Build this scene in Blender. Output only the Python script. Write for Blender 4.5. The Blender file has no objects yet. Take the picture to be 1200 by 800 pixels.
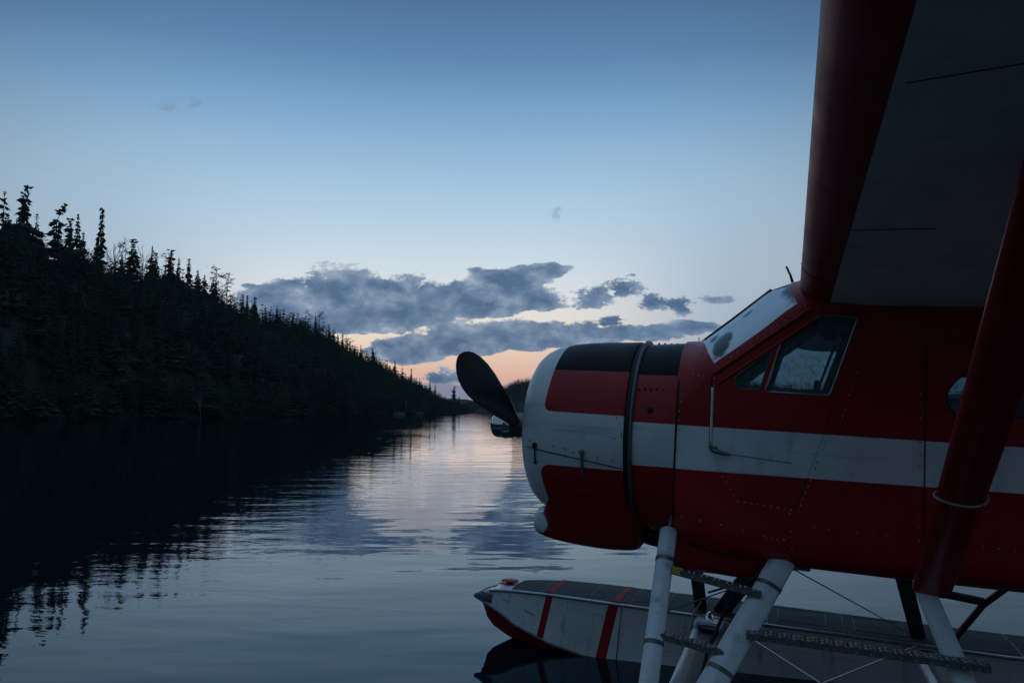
import bpy, bmesh, math, random
import numpy as np
from math import sin, cos, pi, radians, sqrt, atan2, exp
from mathutils import Vector, Matrix
from mathutils.bvhtree import BVHTree

SC = bpy.context.scene
COL = SC.collection
random.seed(7)
rng = np.random.default_rng(7)

# ------------------------------------------------------------------ camera
cam_d = bpy.data.cameras.new('camera')
cam_d.sensor_width = 36.0
cam_d.lens = 28.0
cam_d.clip_end = 30000
cam_d.clip_start = 0.05
cam = bpy.data.objects.new('camera', cam_d)
COL.objects.link(cam)
cam.location = (0, 0, 1.96)
cam.rotation_euler = (radians(90 + 4.96), 0, 0)
SC.camera = cam
SC.view_settings.view_transform = 'Standard'
SC.view_settings.look = 'None'
SC.view_settings.exposure = 0.0
SC.view_settings.gamma = 1.0
SC.cycles.max_bounces = 8
SC.cycles.transparent_max_bounces = 16
SC.cycles.volume_bounces = 0
SC.cycles.use_denoising = True


# ------------------------------------------------------------------ node expressions
class E:
    """arithmetic on node sockets"""
    def __init__(s, nt, v): s.nt, s.v = nt, v
    def _m(s, op, *a, clamp=False):
        n = s.nt.nodes.new('ShaderNodeMath'); n.operation = op; n.use_clamp = clamp
        for i, x in enumerate((s,) + a):
            x = x.v if isinstance(x, E) else x
            if isinstance(x, (int, float)): n.inputs[i].default_value = x
            else: s.nt.links.new(x, n.inputs[i])
        return E(s.nt, n.outputs[0])
    def __add__(s, o): return s._m('ADD', o)
    __radd__ = __add__
    def __mul__(s, o): return s._m('MULTIPLY', o)
    __rmul__ = __mul__
    def __sub__(s, o): return s._m('SUBTRACT', o)
    def __rsub__(s, o): return E(s.nt, float(o))._m('SUBTRACT', s) if not isinstance(o, E) else o - s
    def __truediv__(s, o): return s._m('DIVIDE', o)
    def max(s, o): return s._m('MAXIMUM', o)
    def min(s, o): return s._m('MINIMUM', o)
    def abs(s): return s._m('ABSOLUTE')
    def pow(s, o): return s._m('POWER', o)
    def gt(s, o): return s._m('GREATER_THAN', o)
    def lt(s, o): return s._m('LESS_THAN', o)
    def clamp(s): return s._m('ADD', 0.0, clamp=True)
    def inv(s): return E(s.nt, s._neg())
    def _neg(s):
        n = s.nt.nodes.new('ShaderNodeMath'); n.operation = 'SUBTRACT'
        n.inputs[0].default_value = 1.0; s.nt.links.new(s.v, n.inputs[1]); return n.outputs[0]
    def smooth(s, a, b):
        n = s.nt.nodes.new('ShaderNodeMapRange'); n.interpolation_type = 'SMOOTHSTEP'
        s.nt.links.new(s.v, n.inputs[0]); n.inputs[1].default_value = a; n.inputs[2].default_value = b
        return E(s.nt, n.outputs[0])


def link(nt, a, b): nt.links.new(a.v if isinstance(a, E) else a, b)


def mixc(nt, fac, a, b):
    n = nt.nodes.new('ShaderNodeMix'); n.data_type = 'RGBA'
    for sock, v in ((n.inputs[0], fac), (n.inputs[6], a), (n.inputs[7], b)):
        v = v.v if isinstance(v, E) else v
        if isinstance(v, (int, float)): sock.default_value = v
        elif isinstance(v, tuple): sock.default_value = tuple(v) + (1,)
        else: nt.links.new(v, sock)
    return n.outputs[2]


def ramp(nt, fac, stops, interp='LINEAR'):
    n = nt.nodes.new('ShaderNodeValToRGB'); cr = n.color_ramp; cr.interpolation = interp
    link(nt, fac, n.inputs[0])
    while len(cr.elements) < len(stops): cr.elements.new(0.5)
    for e, (p, c) in zip(cr.elements, stops):
        e.position = p
        e.color = tuple(c) + (1,) if isinstance(c, tuple) else (c, c, c, 1)
    return n.outputs[0]


def srgb(r, g, b):
    f = lambda c: (c / 255 / 12.92) if c <= 10 else ((c / 255 + 0.055) / 1.055) ** 2.4
    return (f(r), f(g), f(b))


def noise(nt, vec, scale, detail=4, rough=0.55, dist=0.0, out=0):
    n = nt.nodes.new('ShaderNodeTexNoise')
    n.inputs['Scale'].default_value = scale; n.inputs['Detail'].default_value = detail
    n.inputs['Roughness'].default_value = rough; n.inputs['Distortion'].default_value = dist
    if vec is not None: link(nt, vec, n.inputs['Vector'])
    return E(nt, n.outputs[out])


def combine(nt, x, y, z):
    n = nt.nodes.new('ShaderNodeCombineXYZ')
    for i, v in enumerate((x, y, z)):
        if isinstance(v, (int, float)): n.inputs[i].default_value = v
        else: link(nt, v, n.inputs[i])
    return n.outputs[0]


def separate(nt, vec):
    n = nt.nodes.new('ShaderNodeSeparateXYZ'); link(nt, vec, n.inputs[0])
    return [E(nt, o) for o in n.outputs]


# ------------------------------------------------------------------ dusk sky
world = bpy.data.worlds.new('World'); SC.world = world; world.use_nodes = True
nt = world.node_tree; nt.nodes.clear()
tc = nt.nodes.new('ShaderNodeTexCoord')
dx, dy, dz = separate(nt, tc.outputs['Generated'])
hyp = (dx * dx + dy * dy)._m('SQRT')
el = dz._m('ARCTAN2', hyp) * (180 / pi)                       # elevation in degrees
GLOW = radians(-6)                                            # azimuth of the afterglow
ca = (dx * sin(GLOW) + dy * cos(GLOW)) / hyp.max(0.0001)      # cos of azimuth from the glow
elr = (el.max(0.0) / 90.0)
clear = ramp(nt, elr, [
    (0.000, srgb(146, 160, 186)), (0.012, srgb(204, 176, 174)), (0.030, srgb(233, 190, 170)),
    (0.050, srgb(239, 212, 190)), (0.066, srgb(240, 228, 214)), (0.095, srgb(222, 228, 231)),
    (0.130, srgb(196, 217, 232)), (0.180, srgb(163, 197, 223)), (0.230, srgb(126, 168, 206)),
    (0.270, srgb(96, 137, 178)), (0.315, srgb(78, 113, 153)), (0.44, srgb(98, 136, 174)),
    (0.62, srgb(116, 152, 188)), (1.0, srgb(120, 157, 191))])
away = ramp(nt, elr, [                                         # the sky opposite the sunset
    (0.0, srgb(96, 115, 130)), (0.08, srgb(102, 123, 139)), (0.25, srgb(108, 134, 154)),
    (0.5, srgb(114, 147, 176)), (1.0, srgb(120, 157, 191))])
west = (ca * 0.5 + 0.5)
wf = west.smooth(0.25, 1.0)
base = mixc(nt, wf, away, clear)
# the glow thins out sideways of the sunset
side = ca.smooth(0.93, 0.997)
low = el.smooth(22.0, 2.0)
cool = mixc(nt, low * (1.0 * E(nt, side._neg())) * 0.85, base, srgb(150, 178, 206))
base = mixc(nt, west.gt(0.5) * wf, base, cool)
fall = (ca.smooth(0.78, 1.0) * 0.44 + 0.56).max(el.smooth(35.0, 80.0))
base = mixc(nt, fall, (0.0, 0.0, 0.0), base)
# clouds: (u, v, half width, height above, depth below) in tangents of azimuth and elevation
CLOUDS = [(-0.2912, 0.1171, 0.0669, 0.0458, 0.0173), (-0.2155, 0.1041, 0.0991, 0.0719, 0.0097), (-0.1402, 0.115, 0.0841, 0.0501, 0.013), (-0.0648, 0.1236, 0.0777, 0.0393, 0.0098), (0.0, 0.1324, 0.067, 0.0327, 0.0098), (0.0, 0.1673, 0.052, 0.0143, 0.0197), (0.0434, 0.1771, 0.0369, 0.0088, 0.0099),
 (-0.1289, 0.0717, 0.0537, 0.0237, 0.0129), (-0.0645, 0.0782, 0.0645, 0.0324, 0.0097), (0.0, 0.0825, 0.0645, 0.0303, 0.0086), (0.0646, 0.0868, 0.0753, 0.0238, 0.0076), (0.1507, 0.0933, 0.0646, 0.013, 0.0065), (0.2154, 0.102, 0.0539, 0.0108, 0.0065),
 (0.1081, 0.1411, 0.0303, 0.0175, 0.0131), (0.1407, 0.1542, 0.0303, 0.0131, 0.0153), (0.124, 0.1095, 0.0194, 0.0065, 0.0054), (0.1783, 0.1356, 0.0216, 0.0098, 0.0109), (0.2128, 0.1324, 0.0162, 0.012, 0.0152), (0.2648, 0.1411, 0.0281, 0.0055, 0.0054),
 (-0.0836, 0.0416, 0.0321, 0.0107, 0.0086), (-0.0536, 0.0481, 0.0107, 0.0086, 0.0054), (-0.3301, 0.1563, 0.0152, 0.0044, 0.0044), (-0.0412, 0.1771, 0.0163, 0.0055, 0.0055)]
WISPS = [(0.0567, 0.2511, 0.012, 0.01, 0.01), (-0.4176, 0.3996, 0.0188, 0.008, 0.0102), (-0.4471, 0.3904, 0.0265, 0.0068, 0.0068)]
front = dy.gt(0.05)
U = dx / dy.max(0.05); V = dz / dy.max(0.05)
uv = combine(nt, U, V * 1.7, 0.0)
w1 = noise(nt, uv, 26, 3, 0.5); 
n_w = nt.nodes.new('ShaderNodeTexNoise'); n_w.inputs['Scale'].default_value = 34; n_w.inputs['Detail'].default_value = 3
link(nt, uv, n_w.inputs['Vector'])
wx, wy, wz = separate(nt, n_w.outputs['Color'])
Uw = U + (wx - 0.5) * 0.040; Vw = V + (wy - 0.5) * 0.016


def field(lst):
    F = None
    for (u, v, a, b, c) in lst:
        du = (Uw - u) * (1 / a); dv = Vw - v; b = b * 1.08
        e = (dv * (1 / b)).max(dv * (-1 / c))
        f = 1.0 - (du * du + e * e)
        F = f if F is None else F._m('SMOOTH_MAX', f, 0.25)
    return F


puff = noise(nt, uv, 66, 9, 0.68)
soft = noise(nt, combine(nt, U * 0.6, V * 2.2, 3.0), 30, 5, 0.6)
F = field(CLOUDS[:13])
FS = field(CLOUDS[13:])
torn = noise(nt, uv, 170, 6, 0.7)
dens = (F * 2.0 + 0.18 + (puff - 0.5) * 2.6 + (soft - 0.5) * 1.5 + (torn - 0.5) * 0.9).max(FS * 0.9 + 0.05 + (puff - 0.5) * 3.6 + (soft - 0.5) * 2.4 + (torn - 0.5) * 1.3)
F = F.max(FS)
alpha = dens.smooth(-0.10, 0.50) * front
cell = noise(nt, uv, 24, 6, 0.55, 0.2)
cell2 = noise(nt, combine(nt, U - 0.004, V * 1.5 - 0.010, 0.0), 24, 6, 0.55, 0.2)
relief = (cell2 - cell) * 2.0
t = (0.24 + relief + (1.0 - F.clamp()) * 0.42 + (puff - 0.5) * 0.5).clamp()
ccol = ramp(nt, t, [(0.0, srgb(76, 104, 137)), (0.4, srgb(104, 129, 158)), (0.75, srgb(134, 153, 177)), (1.0, srgb(168, 179, 196))])
rim = (dens.smooth(0.60, 0.05)) * 0.35
ccol = mixc(nt, rim, ccol, srgb(206, 208, 214))
sky = mixc(nt, alpha * 0.97, base, ccol)
W = field(WISPS) + (noise(nt, uv, 60, 7, 0.7) - 0.5) * 5.5
sky = mixc(nt, W.smooth(0.0, 1.4) * front * 0.38, sky, srgb(118, 130, 155))
# low blue haze bank under the orange band, left of the far hill
bank = (1.0 - ((U + 0.095) * (1 / 0.062)).pow(2.0) - ((V - 0.022 + (soft - 0.5) * 0.02) * (1 / 0.014)).pow(2.0)).smooth(0.0, 0.5) * front
sky = mixc(nt, bank * 0.75, sky, srgb(110, 132, 164))
bg = nt.nodes.new('ShaderNodeBackground'); link(nt, sky, bg.inputs[0]); bg.inputs[1].default_value = 1.0
wo = nt.nodes.new('ShaderNodeOutputWorld'); nt.links.new(bg.outputs[0], wo.inputs[0])

# the sun has just set behind the hills: only a trace of warm light from the glow
sd = bpy.data.lights.new('sun', 'SUN'); sd.energy = 0.02; sd.angle = radians(12); sd.color = (1.0, 0.72, 0.55)
sun = bpy.data.objects.new('sun', sd); COL.objects.link(sun)
sun.rotation_euler = Vector((sin(GLOW), cos(GLOW), 0.05)).to_track_quat('Z', 'Y').to_euler()


# ------------------------------------------------------------------ materials
def new_mat(name):
    m = bpy.data.materials.new(name); m.use_nodes = True
    n = m.node_tree; p = n.nodes['Principled BSDF']
    return m, n, p


def objco(n):
    t = n.nodes.new('ShaderNodeTexCoord'); return t.outputs['Object']


def plain(name, col, rough=0.5, metal=0.0, var=0.15, scale=8.0, bump=0.0, coat=0.0):
    m, n, p = new_mat(name)
    co = objco(n)
    f = noise(n, co, scale, 5, 0.6)
    c = mixc(n, ((f - 0.3) * 2.0).clamp(), tuple(x * (1 - var) for x in col), tuple(min(1, x * (1 + var)) for x in col))
    link(n, c, p.inputs['Base Color'])
    p.inputs['Roughness'].default_value = rough; p.inputs['Metallic'].default_value = metal
    r = (noise(n, co, scale * 2.3, 4, 0.6) - 0.5) * 0.25 + rough
    link(n, r.clamp(), p.inputs['Roughness'])
    if coat: p.inputs['Coat Weight'].default_value = coat
    if bump:
        b = n.nodes.new('ShaderNodeBump'); b.inputs['Distance'].default_value = bump
        link(n, noise(n, co, scale * 5, 4, 0.6), b.inputs['Height']); link(n, b.outputs[0], p.inputs['Normal'])
    return m


RED = (0.40, 0.007, 0.016); WHITE = (0.80, 0.82, 0.83); BLACK = (0.008, 0.009, 0.011)


def weather(n, col, co, p, dirt=0.35, gloss=0.34):
    """streaks of grime, chips and uneven gloss on paint"""
    x, y, z = separate(n, co)
    g = noise(n, combine(n, x * 1.0, y * 1.0, z * 0.35), 9, 6, 0.65)
    s = (g - 0.52).smooth(0.0, 0.25) * dirt
    c = mixc(n, s, col, (0.020, 0.017, 0.015))
    f = noise(n, co, 2.3, 4, 0.5)
    c = mixc(n, (f - 0.42).clamp() * 0.55, c, (0.015, 0.010, 0.010))
    fine = noise(n, combine(n, x * 1.0, y, z * 0.5), 42, 5, 0.75)
    c = mixc(n, (fine - 0.66).smooth(0.0, 0.10) * 0.6, c, (0.02, 0.018, 0.016))
    # rain and exhaust streaks running aft
    st = noise(n, combine(n, x * 0.35, y * 3.0, z * 9.0), 2.2, 5, 0.65)
    c = mixc(n, (st - 0.56).smooth(0.0, 0.2) * 0.4, c, (0.02, 0.018, 0.016))
    link(n, c, p.inputs['Base Color'])
    r = (noise(n, co, 6, 5, 0.6) - 0.5) * 0.35 + gloss
    p.inputs['Specular IOR Level'].default_value = 0.38
    link(n, r.clamp(), p.inputs['Roughness'])
    b = n.nodes.new('ShaderNodeBump'); b.inputs['Distance'].default_value = 0.008; b.inputs['Strength'].default_value = 0.6
    link(n, noise(n, co, 3.6, 2, 0.4), b.inputs['Height']); link(n, b.outputs[0], p.inputs['Normal'])


def stripe_paint(name, black_top=False):
    m, n, p = new_mat(name); co = objco(n)
    x, y, z = separate(n, co)
    mask = (z - (0.090 - 0.008 * x)).lt(0.0) * (z - (-0.171 + 0.004 * x)).gt(0.0)
    c = mixc(n, mask, RED, WHITE)
    if black_top: c = mixc(n, z.gt(0.362), c, BLACK)
    weather(n, c, co, p)
    if black_top: link(n, 0.38 - z.gt(0.362) * 0.30, p.inputs['Specular IOR Level'])
    return m


def rbox(x, z, x0, x1, z0, z1, r):
    """signed distance to a rounded box in the x-z plane"""
    cx, cz, hx, hz = (x0 + x1) / 2, (z0 + z1) / 2, (x1 - x0) / 2 - r, (z1 - z0) / 2 - r
    ax = ((x - cx).abs() - hx); az = ((z - cz).abs() - hz)
    return (ax.max(0.0).pow(2.0) + az.max(0.0).pow(2.0))._m('SQRT') + ax.max(az).min(0.0) - r


def cowl_paint():
    m, n, p = new_mat('cowl_paint'); co = objco(n); x, y, z = separate(n, co)
    up = rbox(x - z.abs() * 0.09, z + x * 0.012, 0.335, 2.0, 0.122, 2.0, 0.05).lt(0.0)
    lo = rbox(x + (z + 0.2) * 0.10, z - x * 0.0, 0.325, 2.0, -2.0, -0.206, 0.07).lt(0.0)
    c = mixc(n, up.max(lo), WHITE, RED)
    c = mixc(n, up * z.gt(0.375), c, BLACK)
    weather(n, c, co, p, 0.3); link(n, 0.38 - up * z.gt(0.375) * 0.30, p.inputs['Specular IOR Level']); return m


def chin_paint():
    m, n, p = new_mat('chin_paint'); co = objco(n); x, y, z = separate(n, co)
    w = (x - 0.285 + (z + 0.62).pow(2.0) * 8.0).lt(0.0) * (z + 0.690).gt(0.0)
    weather(n, mixc(n, w, RED, WHITE), co, p, 0.3); return m


def wing_paint():
    m, n, p = new_mat('wing_paint'); co = objco(n); x, y, z = separate(n, co)
    weather(n, mixc(n, x.lt(1.955), (0.86, 0.80, 0.73), RED), co, p, 0.2, 0.5); return m


M = {}
M['stripe'] = stripe_paint('fuselage_paint'); M['stripe_black'] = stripe_paint('engine_paint', True)
M['cowl'] = cowl_paint(); M['chin'] = chin_paint(); M['wing'] = wing_paint()


def solid_paint(name, col, dirt=0.3):
    m, n, p = new_mat(name); weather(n, mixc(n, 0.0, col, col), objco(n), p, dirt); return m


M['red'] = solid_paint('red_paint', RED); M['white'] = solid_paint('white_paint', WHITE, 0.5)
M['strut_white'] = solid_paint('strut_white_paint', (0.72, 0.76, 0.80), 0.55)
M['black'] = plain('black_rubber', (0.012, 0.013, 0.015), 0.6)
M['prop'] = plain('blade_black', (0.028, 0.030, 0.034), 0.36, 0.0, 0.3, 6)
M['bare'] = plain('bare_metal', (0.42, 0.43, 0.45), 0.32, 0.9, 0.2, 12)
M['chrome'] = plain('polished_metal', (0.75, 0.76, 0.78), 0.10, 1.0, 0.05, 6)
M['dull'] = plain('dull_metal', (0.16, 0.165, 0.17), 0.5, 0.6, 0.3, 14, 0.001)
M['rivet'] = plain('rivet_metal', (0.40, 0.37, 0.37), 0.35, 0.5, 0.4, 40)
M['brass'] = plain('hub_metal', (0.20, 0.16, 0.12), 0.4, 0.7, 0.3, 20)
M['seam'] = plain('dark_seam', (0.010, 0.008, 0.009), 0.7)
M['cabin'] = plain('cabin_lining', (0.60, 0.62, 0.62), 0.8, 0.0, 0.25, 5)
M['cabin_dark'] = plain('cabin_dark', (0.02, 0.022, 0.025), 0.7)
M['deck'] = plain('non_skid', (0.065, 0.078, 0.085), 1.0, 0, 0.3, 40, 0.002)
M['deckline'] = plain('deck_line_paint', (0.085, 0.09, 0.095), 0.6, 0, 0.3, 20)
M['bumper'] = plain('bow_bumper_rubber', (0.11, 0.12, 0.125), 0.55)
M['rope'] = plain('rope', (0.45, 0.42, 0.38), 0.9, 0, 0.3, 60)
M['dial'] = plain('dial_white', (0.55, 0.58, 0.6), 0.5)
M['band_red'] = plain('matte_red_paint', (0.34, 0.02, 0.03), 0.85, 0, 0.2, 20)
M['strut_shaded'] = plain('shaded_strut_paint', (0.030, 0.028, 0.028), 0.5, 0, 0.3, 10)  # shade on starboard struts and spreader bars, put into the colour
M['yellow'] = plain('yellow_tape', (0.55, 0.40, 0.03), 0.6, 0, 0.5, 60)


def hull_paint():
    m, n, p = new_mat('float_hull_paint'); co = objco(n); x, y, z = separate(n, co)
    lean = x - (z + 1.4) * 0.20
    b1 = (lean + 0.060).abs().lt(0.030); b2 = (lean - 0.480).abs().lt(0.042)
    c = mixc(n, b1.max(b2), (0.74, 0.77, 0.79), RED)
    weather(n, c, co, p, 0.55); return m


M['hull'] = hull_paint()


def cabin_glass():
    m = bpy.data.materials.new('window_glass'); m.use_nodes = True; n = m.node_tree; n.nodes.clear()
    co = objco(n)
    tr = n.nodes.new('ShaderNodeBsdfTransparent'); tr.inputs[0].default_value = (0.68, 0.80, 0.84, 1)
    gl = n.nodes.new('ShaderNodeBsdfGlossy'); gl.inputs['Roughness'].default_value = 0.04
    df = n.nodes.new('ShaderNodeBsdfDiffuse'); df.inputs[0].default_value = (0.30, 0.38, 0.42, 1)
    fr = n.nodes.new('ShaderNodeFresnel'); fr.inputs[0].default_value = 1.45
    a = n.nodes.new('ShaderNodeMixShader'); link(n, fr.outputs[0], a.inputs[0])
    n.links.new(tr.outputs[0], a.inputs[1]); n.links.new(gl.outputs[0], a.inputs[2])
    d = ((noise(n, co, 26, 6, 0.75) - 0.45).clamp() * 0.7 + 0.16).clamp()
    b = n.nodes.new('ShaderNodeMixShader'); link(n, d, b.inputs[0])
    n.links.new(a.outputs[0], b.inputs[1]); n.links.new(df.outputs[0], b.inputs[2])
    o = n.nodes.new('ShaderNodeOutputMaterial'); n.links.new(b.outputs[0], o.inputs[0]); return m


def milky_glass():
    """milky whitish windshield glass with clear patches"""
    m = bpy.data.materials.new('milky_pane'); m.use_nodes = True; n = m.node_tree; n.nodes.clear()
    co = objco(n); x, y, z = separate(n, co)
    ya = y.abs()
    wob = (noise(n, co, 22, 4, 0.6) - 0.5)

    def blob(cx, cy, rx, ry):
        return 1.0 - ((x - cx) * (1 / rx)).pow(2.0) - ((ya - cy) * (1 / ry)).pow(2.0)
    a = blob(1.80, 0.40, 0.10, 0.20).max(blob(1.515, 0.31, 0.03, 0.05)).max(blob(1.39, 0.50, 0.06, 0.10)).max(blob(1.33, 0.36, 0.025, 0.06))
    clearp = (a + wob * 1.2).smooth(-0.15, 0.55)
    film = (noise(n, combine(n, x * 0.6, y * 0.6, z * 0.25), 3.2, 4, 0.55) - 0.5) * 0.5
    milky = (E(n, clearp._neg()) * 0.93 + 0.06 + film * 0.15).clamp()
    tr = n.nodes.new('ShaderNodeBsdfTransparent'); tr.inputs[0].default_value = (0.7, 0.8, 0.82, 1)
    gl = n.nodes.new('ShaderNodeBsdfGlossy'); gl.inputs['Roughness'].default_value = 0.06
    fr = n.nodes.new('ShaderNodeFresnel'); fr.inputs[0].default_value = 1.5
    s1 = n.nodes.new('ShaderNodeMixShader'); link(n, fr.outputs[0], s1.inputs[0])
    n.links.new(tr.outputs[0], s1.inputs[1]); n.links.new(gl.outputs[0], s1.inputs[2])
    df = n.nodes.new('ShaderNodeBsdfDiffuse'); df.inputs[0].default_value = (0.80, 0.84, 0.90, 1)
    tl = n.nodes.new('ShaderNodeBsdfTranslucent'); tl.inputs[0].default_value = (0.80, 0.84, 0.90, 1)
    s2 = n.nodes.new('ShaderNodeMixShader'); s2.inputs[0].default_value = 0.15
    n.links.new(df.outputs[0], s2.inputs[1]); n.links.new(tl.outputs[0], s2.inputs[2])
    g2 = n.nodes.new('ShaderNodeBsdfGlossy'); g2.inputs['Roughness'].default_value = 0.40; g2.inputs[0].default_value = (0.9, 0.9, 0.9, 1)
    s4 = n.nodes.new('ShaderNodeMixShader'); s4.inputs[0].default_value = 0.55
    n.links.new(s2.outputs[0], s4.inputs[1]); n.links.new(g2.outputs[0], s4.inputs[2])
    s3 = n.nodes.new('ShaderNodeMixShader'); link(n, milky, s3.inputs[0])
    n.links.new(s1.outputs[0], s3.inputs[1]); n.links.new(s4.outputs[0], s3.inputs[2])
    o = n.nodes.new('ShaderNodeOutputMaterial'); n.links.new(s3.outputs[0], o.inputs[0]); return m


M['glass'] = cabin_glass(); M['milky'] = milky_glass()


def foliage_mat(name, dark, light, gn=False):
    m, n, p = new_mat(name)
    g = n.nodes.new('ShaderNodeNewGeometry')
    oi = n.nodes.new('ShaderNodeObjectInfo')
    f = noise(n, g.outputs['Position'], 0.055, 3, 0.6)
    f2 = noise(n, g.outputs['Position'], 0.9, 3, 0.6)
    k = ((f - 0.5) * 2.2 + (f2 - 0.5) * 0.8 + 0.4 + (E(n, oi.outputs['Random']) - 0.5) * 0.3).clamp()
    link(n, mixc(n, k, dark, light), p.inputs['Base Color'])
    p.inputs['Roughness'].default_value = 0.8
    p.inputs['Specular IOR Level'].default_value = 0.2
    return m


M['needle'] = foliage_mat('spruce_needles', (0.013, 0.026, 0.017), (0.036, 0.068, 0.032))
M['leaf'] = foliage_mat('leaf_foliage', (0.04, 0.07, 0.03), (0.09, 0.14, 0.05))
M['bark'] = plain('bark', (0.09, 0.075, 0.06), 0.9, 0, 0.3, 2)
M['deadwood'] = plain('dead_wood', (0.22, 0.21, 0.20), 0.9, 0, 0.3, 2)
M['soil'] = foliage_mat('forest_floor', (0.014, 0.020, 0.012), (0.028, 0.036, 0.02))
M['rock'] = plain('grey_rock', (0.13, 0.13, 0.135), 0.9, 0, 0.45, 0.35, 0.2)


# ------------------------------------------------------------------ mesh helpers
def mesh(name, verts, faces, mat=None, parent=None, smooth=False, angle=None):
    me = bpy.data.meshes.new(name)
    me.from_pydata([tuple(v) for v in verts], [], [tuple(f) for f in faces]); me.update()
    if mat: me.materials.append(mat)
    if smooth:
        me.polygons.foreach_set('use_smooth', [True] * len(me.polygons))
        if angle: me.set_sharp_from_angle(angle=radians(angle))
    o = bpy.data.objects.new(name, me); COL.objects.link(o)
    if parent: o.parent = parent
    return o


class MB:
    def __init__(s): s.v = []; s.f = []
    def add(s, v, f):
        k = len(s.v); s.v += [tuple(a) for a in v]; s.f += [tuple(i + k for i in q) for q in f]; return s
    def out(s, name, mat, parent=None, smooth=False, angle=40): return mesh(name, s.v, s.f, mat, parent, smooth, angle)


def loft(rings, cap=True, closed=True):
    n = len(rings[0]); v = [p for r in rings for p in r]; f = []
    for i in range(len(rings) - 1):
        for j in range(n if closed else n - 1):
            a = i * n + j; b = i * n + (j + 1) % n
            f.append((a, b, b + n, a + n))
    if cap:
        f.append(tuple(range(n))[::-1]); f.append(tuple((len(rings) - 1) * n + j for j in range(n)))
    return v, f


def frame_of(d, up=Vector((0, 0, 1))):
    d = Vector(d).normalized()
    if abs(d.dot(up)) > 0.98: up = Vector((1, 0, 0))
    a = d.cross(up).normalized(); return a, a.cross(d).normalized()


def tube(path, r, n=8, cap=True):
    path = [Vector(p) for p in path]; rings = []
    rr = r if hasattr(r, '__len__') else [r] * len(path)
    a0 = None
    for i, p in enumerate(path):
        d = (path[min(i + 1, len(path) - 1)] - path[max(i - 1, 0)])
        a, b = frame_of(d) if a0 is None else (None, None)
        if a0 is not None:
            dd = d.normalized(); a = (a0 - dd * a0.dot(dd)).normalized(); b = a.cross(dd)
        a0 = a
        rings.append([p + a * cos(2 * pi * k / n) * rr[i] + b * sin(2 * pi * k / n) * rr[i] for k in range(n)])
    return loft(rings, cap)


def fairing(p0, p1, chord, thick, cdir=(1, 0, 0), n=20, taper=1.0, ends=True):
    """streamlined strut: section rounded in front, thinner behind"""
    p0, p1 = Vector(p0), Vector(p1); d = (p1 - p0).normalized()
    c = Vector(cdir); c = (c - d * c.dot(d)).normalized(); t = d.cross(c)
    L = (p1 - p0).length
    st = [(0, 0.80), (0.006, 0.94), (0.016, 1), (0.5, 1), (0.98, 1), (1, 0.85)] if ends else [(0, 1), (1, 1)]
    rings = []
    for s, k in st:
        ring = []
        for i in range(n):
            a = 2 * pi * i / n; x = cos(a)
            th = sin(a) * (1.0 if x < 0 else 1.0 - 0.35 * x)
            kk = k * (1 + (taper - 1) * s)
            ring.append(p0 + d * (L * s) + c * (x * chord / 2 * kk) + t * (th * thick / 2 * kk))
        rings.append(ring)
    return loft(rings)


def box(c, s, R=None, bev=0.0):
    bm = bmesh.new(); bmesh.ops.create_cube(bm, size=1.0)
    for v in bm.verts: v.co = Vector((v.co.x * s[0], v.co.y * s[1], v.co.z * s[2]))
    if bev: bmesh.ops.bevel(bm, geom=bm.edges[:], offset=bev, segments=2, affect='EDGES')
    if R is not None: bmesh.ops.transform(bm, matrix=R, verts=bm.verts)
    for v in bm.verts: v.co += Vector(c)
    bm.verts.index_update()
    out = ([v.co.copy() for v in bm.verts], [[v.index for v in f.verts] for f in bm.faces]); bm.free(); return out


def ball(c, r, seg=8, sc=(1, 1, 1)):
    v = []; f = []
    for i in range(1, seg // 2):
        a = pi * i / (seg // 2)
        for k in range(seg):
            b = 2 * pi * k / seg
            v.append((c[0] + r * sc[0] * sin(a) * cos(b), c[1] + r * sc[1] * sin(a) * sin(b), c[2] + r * sc[2] * cos(a)))
    m = seg // 2 - 1
    for i in range(m - 1):
        for k in range(seg):
            f.append((i * seg + k, (i + 1) * seg + k, (i + 1) * seg + (k + 1) % seg, i * seg + (k + 1) % seg))
    v.append((c[0], c[1], c[2] + r * sc[2])); v.append((c[0], c[1], c[2] - r * sc[2]))
    T = len(v) - 2
    for k in range(seg):
        f.append((T, k, (k + 1) % seg)); f.append((T + 1, (m - 1) * seg + (k + 1) % seg, (m - 1) * seg + k))
    return v, f


def boolean(objs_base, cutter, op='DIFFERENCE'):
    o = objs_base
    md = o.modifiers.new('b', 'BOOLEAN'); md.object = cutter; md.operation = op; md.solver = 'EXACT'
    dg = bpy.context.evaluated_depsgraph_get(); dg.update()
    me = bpy.data.meshes.new_from_object(o.evaluated_get(dg))
    o.modifiers.remove(md); old = o.data; o.data = me
    return o


def drop(*os):
    for o in os: bpy.data.objects.remove(o, do_unlink=True)


def smooth_obj(o, ang=30):
    me = o.data; me.polygons.foreach_set('use_smooth', [True] * len(me.polygons)); me.set_sharp_from_angle(angle=radians(ang))


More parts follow.
